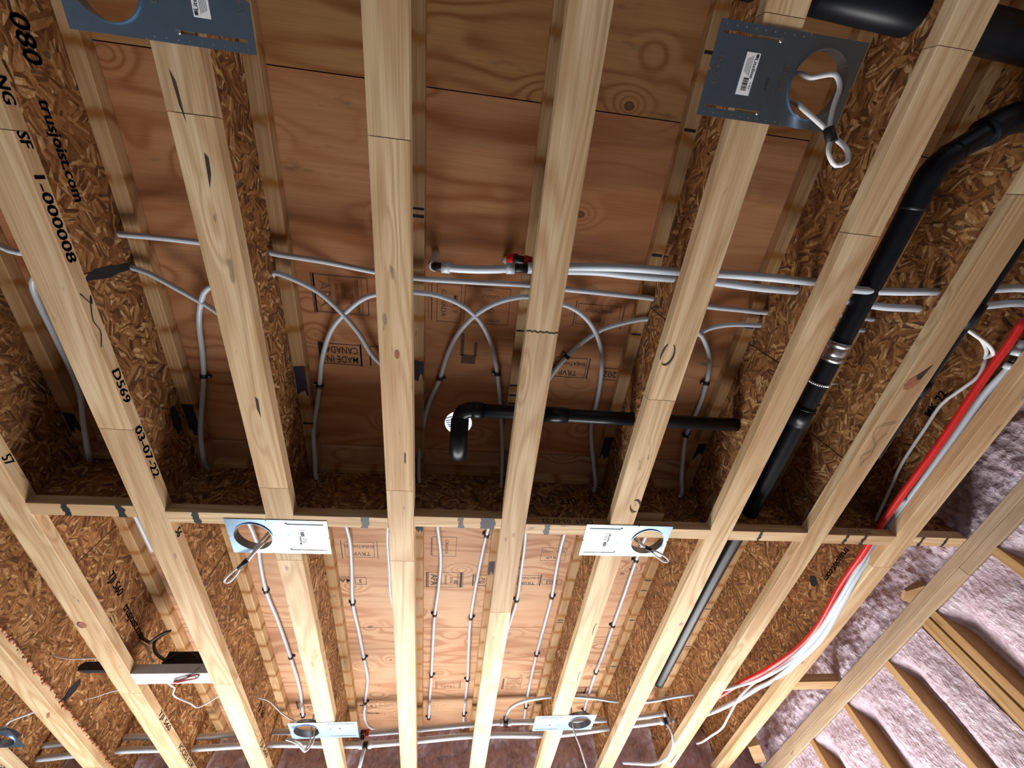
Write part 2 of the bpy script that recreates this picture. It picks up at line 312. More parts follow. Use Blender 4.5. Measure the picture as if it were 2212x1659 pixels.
# centre lines of the pipes (metres, z from the joist undersides)
TUBES = {
    'A1': [(-1.33,1.6,0.271),(-1.335,1.3,0.262),(-1.371,1.1,0.241),(-1.31,0.998,0.19),(-1.331,0.913,0.235),(-1.327,0.807,0.262),(-1.324,0.703,0.266),(-1.327,0.637,0.266),(-1.325,0.564,0.262),(-1.32,0.487,0.255),(-1.303,0.42,0.246),(-1.24,0.37,0.238),(-1.12,0.34,0.23),(-0.998,0.345,0.228),(-0.956,0.356,0.226),(-0.905,0.389,0.23),(-0.856,0.427,0.24),(-0.811,0.466,0.25),(-0.72,0.6,0.262),(-0.69,0.8,0.271),(-0.685,0.95,0.262),(-0.685,1.105,0.232),(-0.685,1.25,0.271),(-0.68,1.6,0.271)],
    'A2': [(-0.893,3.084,0.271),(-0.869,2.76,0.271),(-0.873,2.427,0.271),(-0.888,2.097,0.271),(-0.905,1.868,0.271),(-0.897,1.665,0.271),(-0.881,1.533,0.262),(-0.9,1.25,0.235),(-0.972,1.1,0.24),(-0.942,0.994,0.2),(-0.956,0.922,0.24),(-0.941,0.82,0.266),(-0.914,0.713,0.271),(-0.895,0.62,0.268),(-0.876,0.518,0.26),(-0.844,0.442,0.245),(-0.803,0.388,0.232),(-0.606,0.33,0.222),(-0.599,0.321,0.221),(-0.54,0.339,0.224),(-0.48,0.373,0.232),(-0.426,0.432,0.242),(-0.376,0.506,0.252),(-0.341,0.581,0.26),(-0.276,0.68,0.271),(-0.272,0.9,0.262),(-0.272,1.105,0.225),(-0.319,1.442,0.262),(-0.322,1.709,0.271),(-0.32,1.925,0.271),(-0.278,2.2,0.271),(-0.278,2.75,0.271),(-0.268,3.1,0.25)],
    'A3': [(-0.431,3.09,0.2),(-0.485,3.09,0.22),(-0.516,3.064,0.25),(-0.51,2.916,0.271),(-0.48,2.646,0.271),(-0.488,2.438,0.271),(-0.499,2.176,0.271),(-0.511,1.959,0.271),(-0.494,1.655,0.271),(-0.489,1.462,0.262),(-0.52,1.22,0.235),(-0.562,1.1,0.206),(-0.563,1.01,0.22),(-0.567,0.905,0.25),(-0.546,0.794,0.268),(-0.532,0.724,0.271),(-0.508,0.607,0.268),(-0.463,0.499,0.258),(-0.405,0.43,0.246),(-0.349,0.381,0.234),(-0.308,0.362,0.228),(-0.208,0.34,0.225),(-0.193,0.344,0.225),(-0.141,0.345,0.226),(-0.083,0.358,0.23),(-0.031,0.383,0.238),(0.017,0.425,0.246),(0.058,0.497,0.256),(0.089,0.596,0.268),(0.105,0.672,0.271),(0.127,0.808,0.266),(0.143,0.926,0.25),(0.151,1.042,0.222),(0.149,1.1,0.179),(0.13,1.22,0.24),(0.126,1.397,0.262),(0.12,1.455,0.269),(0.102,1.69,0.271),(0.084,2.075,0.271),(0.089,2.35,0.271),(0.099,2.677,0.271),(0.098,3.092,0.271),(0.1,3.22,0.25)],
    'A4': [(-0.126,3.134,0.271),(-0.121,2.838,0.271),(-0.115,2.626,0.271),(-0.111,2.304,0.271),(-0.105,2.048,0.271),(-0.089,1.814,0.271),(-0.084,1.629,0.271),(-0.095,1.464,0.262),(-0.125,1.22,0.235),(-0.169,1.1,0.189),(-0.18,1.043,0.23),(-0.178,0.949,0.255),(-0.152,0.787,0.268),(-0.109,0.663,0.271),(-0.087,0.574,0.268),(-0.05,0.48,0.256),(0.001,0.41,0.244),(0.065,0.36,0.234),(0.122,0.336,0.228),(0.168,0.327,0.226),(0.187,0.338,0.228),(0.293,0.345,0.23),(0.351,0.371,0.236),(0.401,0.415,0.244),(0.444,0.482,0.254),(0.472,0.565,0.264),(0.486,0.703,0.268),(0.485,0.827,0.265),(0.499,0.905,0.25),(0.522,1.001,0.225),(0.539,1.1,0.204),(0.49,1.22,0.24),(0.479,1.456,0.264),(0.482,1.648,0.271),(0.493,1.897,0.271),(0.489,2.136,0.271),(0.483,2.42,0.271),(0.485,2.778,0.271),(0.494,3.015,0.271),(0.5,3.17,0.265)],
    'A5': [(0.28,2.7,0.271),(0.29,2.2,0.271),(0.312,1.926,0.271),(0.308,1.669,0.271),(0.299,1.466,0.262),(0.26,1.105,0.232),(0.252,0.95,0.262),(0.257,0.741,0.271),(0.3,0.61,0.271),(0.34,0.542,0.271),(0.385,0.478,0.262),(0.438,0.425,0.252),(0.503,0.394,0.245),(0.577,0.371,0.241),(0.586,0.372,0.238),(0.774,0.403,0.24),(0.826,0.45,0.25),(0.875,0.525,0.264),(0.895,0.609,0.271),(0.901,0.696,0.271),(0.891,0.791,0.266),(0.885,0.845,0.262),(0.893,0.945,0.24),(0.903,1.034,0.215),(0.913,1.1,0.195),(0.89,1.22,0.24),(0.871,1.447,0.262),(0.874,1.608,0.271),(0.877,1.855,0.271),(0.879,2.144,0.271),(0.882,2.406,0.271),(0.879,2.619,0.271),(0.898,3.093,0.271),(0.905,3.2,0.25)],
    'A6': [(0.66,2.7,0.271),(0.66,1.6,0.271),(0.655,1.2,0.262),(0.655,1.105,0.232),(0.655,0.95,0.262),(0.66,0.7,0.271),(0.665,0.55,0.268),(0.793,0.405,0.25),(0.829,0.377,0.238),(0.885,0.361,0.228),(0.975,0.355,0.225),(0.984,0.354,0.225),(1.15,0.35,0.23),(1.387,0.345,0.239),(1.5,0.36,0.24),(1.66,0.45,0.25),(1.69,0.6,0.271),(1.69,0.9,0.271)],
    'H1': [(-1.75,0.2,0.17),(-1.4,0.235,0.165),(-1.258,0.3,0.165),(-1.218,0.313,0.165),(-1.004,0.252,0.223),(-0.993,0.252,0.223),(-0.899,0.251,0.222),(-0.793,0.253,0.222),(-0.606,0.262,0.223),(-0.594,0.265,0.223),(-0.452,0.275,0.222),(-0.309,0.291,0.222),(-0.192,0.299,0.222),(-0.013,0.295,0.222),(0.165,0.289,0.222),(0.283,0.292,0.224),(0.435,0.295,0.23),(0.58,0.299,0.236),(0.586,0.3,0.237),(0.777,0.308,0.228),(0.887,0.308,0.224),(0.977,0.308,0.221),(1.15,0.29,0.222),(1.381,0.3,0.228),(1.6,0.3,0.23),(1.77,0.3,0.23)],
    'P1': [(0.154,0.217,0.118),(0.26,0.202,0.112),(0.415,0.189,0.105),(0.57,0.184,0.1),(0.693,0.178,0.095),(0.838,0.174,0.091),(0.978,0.173,0.088),(0.984,0.172,0.088),(1.115,0.183,0.088),(1.259,0.177,0.088),(1.381,0.166,0.088),(1.387,0.166,0.088),(1.556,0.144,0.088),(1.663,0.131,0.088),(1.95,0.15,0.088)],
    'P2': [(0.159,0.229,0.15),(0.35,0.215,0.148),(0.462,0.215,0.143),(0.581,0.211,0.138),(0.586,0.21,0.138),(0.72,0.21,0.137),(0.856,0.214,0.136),(0.978,0.212,0.136),(0.984,0.211,0.136),(1.167,0.227,0.13),(1.275,0.232,0.118),(1.38,0.225,0.108),(1.387,0.226,0.108),(1.586,0.199,0.108),(1.73,0.178,0.108),(1.95,0.21,0.108)],
    'P0': [(-0.097,0.236,0.112),(-0.052,0.235,0.108),(-0.001,0.232,0.106),(0.05,0.227,0.106),(0.099,0.221,0.112)],
    'S1': [(-0.131,0.231,0.302),(-0.131,0.231,0.15),(-0.112,0.235,0.118)],
    'M1': [(-2.193,3.015,0.141),(-1.795,2.994,0.16),(-1.395,2.968,0.143),(-0.998,2.96,0.154),(-0.491,2.96,0.135),(-0.181,2.955,0.146),(0.163,2.95,0.161),(0.349,2.945,0.165),(0.524,2.94,0.161),(0.916,2.925,0.154),(0.978,2.92,0.155),(1.203,2.91,0.159),(1.388,2.9,0.175),(1.472,2.89,0.182)],
    'M2': [(-2.193,3.035,0.092),(-1.795,3.004,0.105),(-1.395,2.982,0.097),(-0.998,2.962,0.097),(-0.582,2.96,0.082),(-0.461,2.955,0.079),(-0.173,2.95,0.089),(0.163,2.94,0.101),(0.562,2.93,0.09),(0.691,2.92,0.088),(0.978,2.905,0.105),(1.14,2.88,0.108),(1.332,2.86,0.116),(1.44,2.84,0.115)],
    'B1': [(0.349,2.94,0.167),(0.35,2.92,0.183),(0.368,2.84,0.191),(0.429,2.74,0.18),(0.505,2.66,0.159),(0.58,2.62,0.149),(0.72,2.6,0.138),(0.851,2.615,0.133),(0.978,2.631,0.124),(1.129,2.56,0.09),(1.262,2.53,0.095),(1.381,2.499,0.095),(1.566,2.46,0.098),(1.628,2.38,0.082),(1.671,2.27,0.057),(1.7,2.08,0.026),(1.705,1.836,0.001),(1.705,1.572,0.004),(1.705,1.334,0.022),(1.735,1.105,0.06),(1.74,0.95,0.055)],
    'RED': [(1.7,0.217,0.064),(1.7,0.291,0.058),(1.7,0.409,0.058),(1.7,0.596,0.051),(1.7,0.713,0.048),(1.7,0.937,0.048),(1.7,1.098,0.045),(1.7,1.23,0.037),(1.7,1.439,0.032),(1.7,1.707,0.008),(1.706,1.93,0.024),(1.675,2.13,0.048),(1.667,2.24,0.069),(1.623,2.4,0.094),(1.568,2.55,0.104),(1.478,2.72,0.119),(1.42,2.8,0.12)],
    'WH': [(1.748,0.283,0.06),(1.748,0.361,0.046),(1.748,0.48,0.058),(1.748,0.659,0.054),(1.748,0.862,0.05),(1.748,1.059,0.049),(1.748,1.22,0.043),(1.721,1.356,0.021),(1.721,1.513,0.003),(1.721,1.754,-0.018),(1.721,2,0),(1.748,2.29,0.052),(1.753,2.42,0.086),(1.695,2.62,0.105),(1.612,2.8,0.126),(1.5,2.84,0.115),(1.44,2.84,0.115)],
    'NM': [(1.752,0.373,0.119),(1.752,0.433,0.107),(1.752,0.499,0.127),(1.752,0.571,0.15),(1.752,0.685,0.149),(1.752,0.772,0.148),(1.752,0.857,0.144),(1.752,0.992,0.122),(1.752,1.133,0.099),(1.712,1.259,0.037),(1.712,1.399,0.019),(1.712,1.596,-0.002),(1.712,1.859,-0.004),(1.692,2.08,0.016),(1.689,2.3,0.064),(1.69,2.36,0.079),(1.638,2.46,0.062),(1.619,2.53,0.046),(1.602,2.62,0.026),(1.592,2.71,0.014),(1.572,2.82,0.022),(1.571,2.95,0.042),(1.605,3.1,0.087)],
    'LP': [(1.178,-0.1,0.1),(1.178,0.4,0.107),(1.175,1.1,0.112),(1.175,1.5,0.125),(1.175,2.45,0.132)],
    'EL': [(1.18,-0.074,0.1),(1.166,-0.132,0.1),(1.187,-0.17,0.102),(1.238,-0.203,0.106),(1.281,-0.236,0.11)],
    'EL2': [(1.271,-0.228,0.11),(1.297,-0.255,0.112),(1.338,-0.273,0.112),(1.391,-0.284,0.112)],
    'TD': [(0.55,-0.46,0.15),(1.6,-0.42,0.15)],
}

# ------------------------------------------------------------------ room shell
D, T = .282, .037
XJ = {-2: -2.199, -1: -1.8005, 0: -1.4009, 1: -1.0036, 2: -.6062, 3: -.2078, 4: .1872, 5: .5863, 6: .9836, 7: 1.3865, 8: 1.7781}
def struct(name, label, cat):
    o = bpy.data.objects.new(name, None); COL.objects.link(o); o.location.z = H0
    return tag(o, label, cat, kind='structure')
fl = MB().box(-3.9, 2.3, -4.2, 3.5, -H0-.1, -H0).build('floor', 'concrete'); tag(fl, 'bare grey concrete floor below the joists', 'floor', kind='structure')
wf = MB().box(-3.9, -1.9, 3.36, 3.5, -H0, 0).box(2.1, 2.3, 3.36, 3.5, -H0, 0).box(-1.9, 2.1, 3.36, 3.5, -.55, 0).box(-1.9, 2.1, 3.36, 3.5, -H0, -1.69).build('wall_far', 'drywall')
tag(wf, 'far wall with a wide window opening under the joist ends', 'wall', kind='structure')
wl = MB().box(-3.9, -3.78, -4.2, .1, -H0, D).box(-3.9, -3.78, 1.7, 3.5, -H0, D).box(-3.9, -3.78, .1, 1.7, -.5, D).box(-3.9, -3.78, .1, 1.7, -H0, -2.2).build('wall_left', 'drywall')
tag(wl, 'left wall with one window opening', 'wall', kind='structure')
wb = MB().box(-3.9, 2.3, -4.2, -4.08, -H0, D).build('wall_back', 'drywall'); tag(wb, 'wall behind the viewer', 'wall', kind='structure')
for nm, fr in (('window_1', ((-1.9,-1.84,3.42,3.48,-1.69,-.55),(2.04,2.1,3.42,3.48,-1.69,-.55),(-1.84,2.04,3.42,3.48,-.61,-.55),(-1.84,2.04,3.42,3.48,-1.69,-1.63),(.07,.13,3.42,3.48,-1.63,-.61))),
               ('window_2', ((-3.88,-3.8,.1,.16,-2.2,-.5),(-3.88,-3.8,1.64,1.7,-2.2,-.5),(-3.88,-3.8,.16,1.64,-.56,-.5),(-3.88,-3.8,.16,1.64,-2.2,-2.14)))):
    m = MB()
    for b in fr: m.box(*b)
    o = m.build(nm, 'white_paint'); tag(o, 'white frame of the ' + ('wide window in the far wall' if nm[-1] == '1' else 'window in the left wall'), 'window', kind='structure')

# plywood subfloor: separate sheets, seams as measured
ceil = struct('ceiling', 'reddish plywood subfloor sheets above the joists', 'ceiling')
rows = [(-2.56, -1.378), (-1.376, -.192), (-.189, .987), (.990, 2.173), (2.176, 3.36)]
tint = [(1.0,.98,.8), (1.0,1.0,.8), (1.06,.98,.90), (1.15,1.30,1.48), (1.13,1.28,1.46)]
cuts = [(-3.78,-1.4,1.0,2.22), (-3.78,-1.0,1.39,2.22), (-3.78,-2.6,-.21,2.22), (-3.78,-1.8,.586,2.22), (-3.78,-2.6,-.21,2.22)]
random.seed(4)
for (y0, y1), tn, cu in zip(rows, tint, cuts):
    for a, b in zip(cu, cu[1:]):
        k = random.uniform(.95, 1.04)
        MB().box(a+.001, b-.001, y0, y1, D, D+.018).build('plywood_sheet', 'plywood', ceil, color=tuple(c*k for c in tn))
MB().box(-3.9, 2.3, -4.2, 3.5, D+.03, D+.06).build('light_seal_top', 'drywall', ceil)  # unseen slab added over the sheets to keep sky light from leaking in
MB().box(-3.9, 2.3, -4.2, -2.56, D, D+.03).build('light_seal_rear', 'drywall', ceil)  # unseen slab added behind the last row, closes the gap against sky light
def stamp(objs, name, mat):                # printed on the plywood, readable with its top towards the far wall
    m = MB(); z = D - .0004; ex, ey = (-1,0,0), (0,1,0)
    for it in objs:
        if it[0] == 't': m.text(it[1], it[2], (it[3], it[4], z), ex, ey, it[5] if len(it) > 5 else 1)
        elif it[0] == 'tv': m.text(it[1], it[2], (it[3], it[4], z), (0,1,0), (1,0,0), it[5] if len(it) > 5 else 1)
        elif it[0] == 'f': m.frame((it[1], it[2], z), ex, ey, it[3], it[4], it[5])
        elif it[0] == 'r': m.rect((it[1], it[2], z), ex, ey, it[3], it[4])
    return m.build(name, mat, ceil)
stamp([('t','MADE IN',.036,-.447,.618,.76), ('t','CANADA',.036,-.447,.583,.72), ('f',-.447,.60,.125,.075,.0025), ('r',-.517,.60,.014,.085), ('r',-.383,.60,.006,.085),
       ('r',-.352,.60,.005,.075), ('r',-.335,.562,.03,.003)], 'grade_stamp', 'ink')
stamp([('f',-.43,.39,.165,.122,.0035), ('tv','APA',.045,-.483,.39), ('tv','SHEATHING',.013,-.445,.39), ('tv','RATED',.016,-.425,.375), ('tv','32/16',.016,-.40,.40), ('r',-.466,.39,.002,.11), ('r',-.462,.39,.002,.11),
       ('r',-.378,.39,.003,.11), ('r',-.366,.39,.002,.11), ('r',-.516,.39,.012,.13), ('tv','EXPOSURE 1',.011,-.384,.37)], 'grade_stamp', 'faded_ink')
stamp([('f',-.086,.388,.078,.127,.0022), ('tv','MILL 3',.024,-.066,.388,.9), ('tv','CANADA',.024,-.104,.388,.9), ('r',-.143,.388,.004,.125), ('r',-.153,.388,.002,.12), ('f',.04,.385,.15,.125,.002), ('t','CSP',.02,.05,.40), ('t','CANPLY',.016,.05,.352), ('t','EXTERIOR',.012,.06,.435)], 'grade_stamp', 'faded_ink')
stamp([('f',.425,.385,.15,.072,.002), ('t','TRVP',.026,.425,.402), ('t','SHEATHING',.018,.425,.370), ('r',.342,.385,.004,.09), ('r',.512,.385,.005,.085)], 'grade_stamp', 'faded_ink')
stamp([('f',.362,.59,.118,.078,.002), ('t','TRVP',.030,.355,.61), ('t','SHEATHING',.020,.362,.572), ('r',.43,.59,.004,.085), ('t','2022',.034,.508,.605), ('r',.508,.582,.07,.0025), ('r',.508,.630,.07,.0025)], 'grade_stamp', 'ink')
stamp([('f',-.455,1.582,.13,.10,.002), ('t','TRVP2',.034,-.455,1.607), ('t','SHEATHING',.024,-.455,1.560), ('r',-.375,1.582,.003,.12), ('r',-.535,1.582,.004,.12)], 'grade_stamp', 'faded_ink')
stamp([('t','MAR',.042,-.545,1.797), ('f',-.465,1.80,.052,.05,.0025), ('t','3',.036,-.465,1.80), ('r',-.545,1.772,.075,.002)], 'grade_stamp', 'ink')
stamp([('f',-.06,1.785,.178,.11,.002), ('tv','APA',.045,-.115,1.785), ('tv','SHEATHING',.015,-.082,1.785), ('tv','EXTERIOR',.015,-.058,1.785), ('tv','32/16',.02,-.03,1.785), ('r',.0,1.785,.002,.10), ('r',.006,1.785,.002,.10), ('r',.018,1.785,.012,.11),
       ('r',-.143,1.785,.004,.11), ('r',-.151,1.785,.004,.11), ('tv','000',.03,-.008,1.80,.6)], 'grade_stamp', 'ink')
stamp([('f',.118,1.786,.058,.08,.003), ('t','CSP',.024,.118,1.80), ('t','PLY',.024,.118,1.772), ('r',.078,1.786,.006,.085)], 'grade_stamp', 'ink')
stamp([('f',.355,1.78,.105,.072,.002), ('t','TRVP',.030,.355,1.80), ('t','SHEATHING',.021,.355,1.762), ('r',.418,1.78,.007,.085), ('f',.478,1.792,.10,.036,.002), ('t','2022',.032,.478,1.792)], 'grade_stamp', 'ink')
stamp([('f',.455,1.588,.12,.09,.002), ('t','TRVP',.03,.455,1.608), ('t','SHEATHING',.021,.455,1.568), ('f',-.07,1.55,.11,.13,.002), ('tv','MILL 3',.024,-.09,1.55), ('tv','CANADA',.022,-.06,1.55), ('r',-.13,1.55,.004,.12)], 'grade_stamp', 'faded_ink')
stamp([('f',-.015,2.755,.13,.085,.0025), ('t','TRVP2',.032,-.015,2.775), ('t','SHEATHING',.022,-.015,2.733), ('r',-.088,2.755,.005,.09), ('r',.058,2.755,.005,.09), ('f',.39,2.755,.085,.12,.0025), ('t','CSP',.025,.39,2.79), ('t','CANADA',.017,.39,2.755), ('t','PLYWOOD',.014,.39,2.722), ('r',.32,2.755,.012,.12)], 'grade_stamp', 'faded_ink')
stamp([('f',-.845,2.96,.12,.075,.003), ('t','TRVP',.03,-.83,2.978), ('t','SHEATHING',.02,-.835,2.94), ('r',-.915,2.96,.010,.09), ('t','MAR',.034,-.56,2.975), ('f',-.48,2.985,.055,.045,.0025), ('t','8',.034,-.48,2.985),
       ('t','MADE IN',.03,.80,2.87), ('t','CANADA',.03,.80,2.835), ('f',.80,2.852,.12,.075,.003), ('r',.86,2.852,.008,.085)], 'grade_stamp', 'ink')
stamp([('r',-.035,.53,.012,.085), ('r',-.012,.585,.05,.035), ('r',.012,.545,.010,.055)], 'ink_smear', 'faded_ink')

# ------------------------------------------------------------------ I-joists
def joist(i, label, joints=(), webs=(), y0=-2.55, y1=3.34):
    t = thing('i_joist', label, 'joist', (XJ[i], 0, 0), group='joists under the plywood')
    js = [y0] + sorted(joints) + [y1]
    for a, b in zip(js, js[1:]): MB().bar(-.0445, .0445, a+.0008, b-.0008, 0, T).build('bottom_flange', 'lumber', t)
    MB().bar(-.0445, .0445, y0, y1, D-T, D).build('top_flange', 'lumber_top', t)
    ws = [y0] + sorted(webs) + [y1]
    for a, b in zip(ws, ws[1:]): MB().box(-.005, .005, a+.0022, b-.0022, T-.003, D-T+.003).build('web', 'osb', t)
    return t
J = {}
J[-2] = joist(-2, 'pale I-joist in the bottom-left corner with 131 inked under it', (1.2,), (2.1,))
J[-1] = joist(-1, 'I-joist at lower left with brown glue beads along its flange edge', (.4, 2.9), (1.3, 2.62))
J[0] = joist(0, 'I-joist with a round knot, carrying the left end of the short nailer', (2.187,), (1.42, 2.5))
J[1] = joist(1, 'I-joist printed with a date and serial number along its flange side', (.02, .756, 2.122), (.33, 1.55, 2.7))
J[2] = joist(2, 'I-joist crossed by the three blue-grey light pans left of centre', (-.048, .959, 1.3), (.83, 2.2))
J[3] = joist(3, 'I-joist nearest the centre, just left of the black drain trap', (-.05, .952, 1.295), (.9, 2.3))
J[4] = joist(4, 'I-joist just right of the black drain trap, with a ragged dark joint', (.362, 1.6), (.7, 2.0))
J[5] = joist(5, 'I-joist crossed by the three light pans right of centre', (-.35, .55, 2.157), (.33, 1.93))
J[6] = joist(6, 'I-joist left of the long black pipe, split by two dark joints', (-.346, .032, 2.16), (.43, 1.9))
J[7] = joist(7, 'I-joist right of the long black pipe with a large red knot', (-.1, 2.163), (.78, 1.72))
J[8] = joist(8, 'rightmost I-joist, beside the red tubing and the foamed wall', (1.283,), (.2, 1.9))

def side_text(i, txt, size, y, z, s, flip=False, onweb=False, mat='ink', sx=1.0):
    """lettering on the side of joist i; s = +1 right face, -1 left face"""
    x = s*((.0052 if onweb else .0445) + .0004)
    ex, ey = (0, s, 0), (0, 0, 1)
    if flip: ex, ey = (0, -s, 0), (0, 0, -1)
    m = MB()
    for d in (-.0011, 0, .0011): m.text(txt, size, (x, y + d, z), ex, ey, sx)
    m.build('lettering', mat, J[i])
for txt, y, sx in (('NG', -.05, 1), ('SF', .035, 1), ('1-000008', .19, 1.5), ('D569', .622, 1.4), ('03-07-22', .852, 1.55), ('56', 1.19, 1.0)):
    side_text(1, txt, .034, y, .018, 1, sx=sx)
side_text(1, 'TJI 560', .028, 2.80, .02, 1, sx=2.4); side_text(1, 'ICCES', .028, 3.1, .02, 1, sx=2)
side_text(0, 'TJI 560', .029, 2.485, .02, 1, sx=2.05); side_text(0, 'ICCES ESR-1153', .029, 2.93, .02, 1, sx=1.95); side_text(0, '57', .034, .90, .018, 1)
side_text(1, 'trusjoist.com', .040, .06, .138, 1, onweb=True, sx=1.0); side_text(1, '080', .060, -.155, .148, 1, onweb=True)
side_text(0, 'TJI 560', .045, 1.645, .143, 1, onweb=True); side_text(0, 'trusjoist.com', .045, 1.895, .138, 1, onweb=True)
side_text(1, 'TJI 560', .045, 2.66, .131, 1, onweb=True)
side_text(8, 'trusjoist.com', .042, 1.45, .14, -1, flip=True, onweb=True); side_text(8, 'MK-22', .040, .59, .180, -1, onweb=True)
for tx, sz, y in (('MC', .04, 2.72), ('131', .05, 2.86)): MB().text(tx, sz, (0,y,-.0004), (0,1,0), (1,0,0)).build('lettering', 'ink', J[-2])
# ink scrawl on joist 1 and the black smear at its web joint
MB().tube([(.0448,.36,.006),(.0448,.39,.026),(.0448,.37,.03),(.0448,.43,.012),(.0448,.46,.02),(.0448,.50,.006)], .0014, 5, .01).build('pencil_scrawl', 'ink', J[1])
def smear(i, s, y, z, ly, lz, mat='ink', seed=1, face='web'):
    random.seed(seed); m = MB(); x = s*(.0054 if face == 'web' else .0448)
    n = 14; pts = [(x, y + ly*math.cos(a*2*math.pi/n)*random.uniform(.35,.55), z + lz*math.sin(a*2*math.pi/n)*random.uniform(.35,.55)) for a in range(n)]
    m.poly(pts if s < 0 else pts).build('ink_smear', mat, J[i])
smear(1, 1, .34, .15, .03, .19, seed=2)
smear(1, 1, .86, .205, .12, .045, 'marker', 3)
smear(-1, 1, 2.38, .10, .05, .12, seed=5); smear(8, -1, 1.62, .18, .06, .05, seed=6)
# marker paint on the undersides of the upper flanges
def paint(i, s, y0, y1, seed):
    random.seed(seed); z = D - T - .0005; a, b = (.007, .0446) if s > 0 else (-.0446, -.007)
    pts = [(a, y0, z), (b, y0+random.uniform(-.005,.005), z)]
    n = 6
    for k in range(n+1): pts.append((b + (a-b)*k/n, y1 + random.uniform(-.02,.02), z))
    MB().poly(pts).build('paint_mark', 'marker', J[i])
for a in ((2,1,.64,.74,1), (3,1,.585,.655,2), (5,-1,.865,.965,3), (6,-1,.872,.935,4), (1,1,.815,.935,5), (0,1,.875,.955,6), (3,1,1.345,1.415,7), (4,-1,1.60,1.685,8), (2,1,1.34,1.42,9)): paint(*a)
def tick(i, s, ys):
    z = D - T - .0005; m = MB(); c = s*.027
    for y, w_ in ys: m.rect((c, y, z), (1,0,0), (0,1,0), .034, w_)
    m.build('layout_mark', 'ink', J[i])
tick(3, 1, ((.105,.006),(.125,.008))); tick(5, -1, ((-.34,.007),(-.17,.007),(.165,.008),(.43,.006),(2.05,.006),(2.07,.006))); tick(4, -1, ((.45,.006),(.66,.007),(.70,.007),(.735,.006)))
tick(6, -1, ((.19,.008),(.37,.010),(1.72,.006),(1.80,.006),(2.05,.006),(2.5,.008))); tick(2, 1, ((.87,.008),)); tick(7, -1, ((.66,.009),(.70,.009),(1.95,.006),(2.3,.006)))
# knots
def knot(i, x, y, rx, ry, rot=0, void=None):
    m = MB(); n = 18; z = -.0006; c, s_ = math.cos(rot), math.sin(rot)
    def P(r, a): u, v = rx*r*math.cos(a), ry*r*math.sin(a); return (x + u*c - v*s_, y + u*s_ + v*c, z)
    m.poly([P(1 + .08*math.sin(3*a), -a*2*math.pi/n) for a in range(n)]).build('knot', 'resin_knot', J[i])
    if void:
        v = MB(); z = -.0009
        if void == 'crescent':
            o = [P(1.0, a) for a in [math.pi*(.6+k*.11) for k in range(9)]]; q = [P(.78, a) for a in [math.pi*(.6+k*.11) for k in range(9)]]
            v.poly(list(reversed(o)) + q)
        else:
            v.poly([P(1.0, math.radians(-50)), P(.5, math.radians(-90)), P(1.0, math.radians(-130)), P(2.6, math.radians(-95))])
        v.build('knot_void', 'knot_void', J[i])
knot(7, -.012, .432, .019, .028, .5, 'wedge'); knot(3, .004, .459, .007, .013); knot(0, -.018, 1.686, .016, .02, 0, 'crescent'); knot(6, .024, 1.683, .009, .012)
knot(-1, .006, 2.36, .006, .03, .5)
def bark(i, pts):
    MB().poly([(x, y, -.0007) for x, y in pts]).build('bark_pocket', 'knot_void', J[i])
def crescent(i, x, y, rx, ry, a0, a1, t_=.25):
    A = [a0 + (a1-a0)*k/14 for k in range(15)]
    o = [(x+rx*math.cos(a), y+ry*math.sin(a)) for a in A]; q = [(x+rx*(1-t_*math.sin(math.pi*k/14)-.05)*math.cos(a), y+ry*(1-t_*math.sin(math.pi*k/14)-.05)*math.sin(a)) for k, a in enumerate(A)]
    bark(i, o + q[::-1])
crescent(5, -.026, .40, .02, .035, -1.2, 2.2); crescent(5, -.026, .40, .022, .036, 2.6, 4.3)
crescent(5, .027, .985, .019, .032, -2.2, .4, .3); crescent(5, .027, .985, .019, .032, .9, 3.4, .3)
crescent(5, .033, 1.72, .010, .045, 1.9, 4.6); crescent(5, .034, 2.10, .010, .045, 1.9, 4.6)
bark(2, [(.012,.02),(.019,.03),(.017,.06),(.008,.09),(.010,.05)]); bark(2, [(.006,.62),(.013,.63),(.010,.69),(.004,.66)]); bark(2, [(-.02,-.12),(-.012,-.10),(-.010,-.03),(-.016,-.06)])
bark(3, [(.018,.79),(.022,.80),(.021,.84),(.017,.83)])
# ragged joint line on joist 4, grey smudges
random.seed(9); pts = [(-.044 + .088*k/16, .362 + random.uniform(-.003,.003)) for k in range(17)]
bark(4, [(x, y-.0015) for x, y in pts] + [(x, y+.002) for x, y in reversed(pts)])
# glue beads on joist -1
random.seed(11); m = MB(); y = 1.1
while y < 3.0:
    r = random.choice((.004,.005,.006,.007,.011)); x = .0445; z = random.uniform(.028,.037)
    n = 8
    for ph in range(4):
        pass
    ring_pts = []
    for j in range(5):
        th = math.pi*j/4
        ring_pts += [(x + r*math.sin(th)*math.cos(k*2*math.pi/n)*.9, y + r*math.sin(th)*math.sin(k*2*math.pi/n)*1.6, z + r*.8*math.cos(th)) for k in range(n)]
    m.add(ring_pts, [(j*n+k, (j+1)*n+k, (j+1)*n+(k+1)%n, j*n+(k+1)%n) for j in range(4) for k in range(n)], True)
    y += random.uniform(.006,.022)
g = m.build('glue_bead', 'glue', J[-1]); g['kind'] = 'stuff'

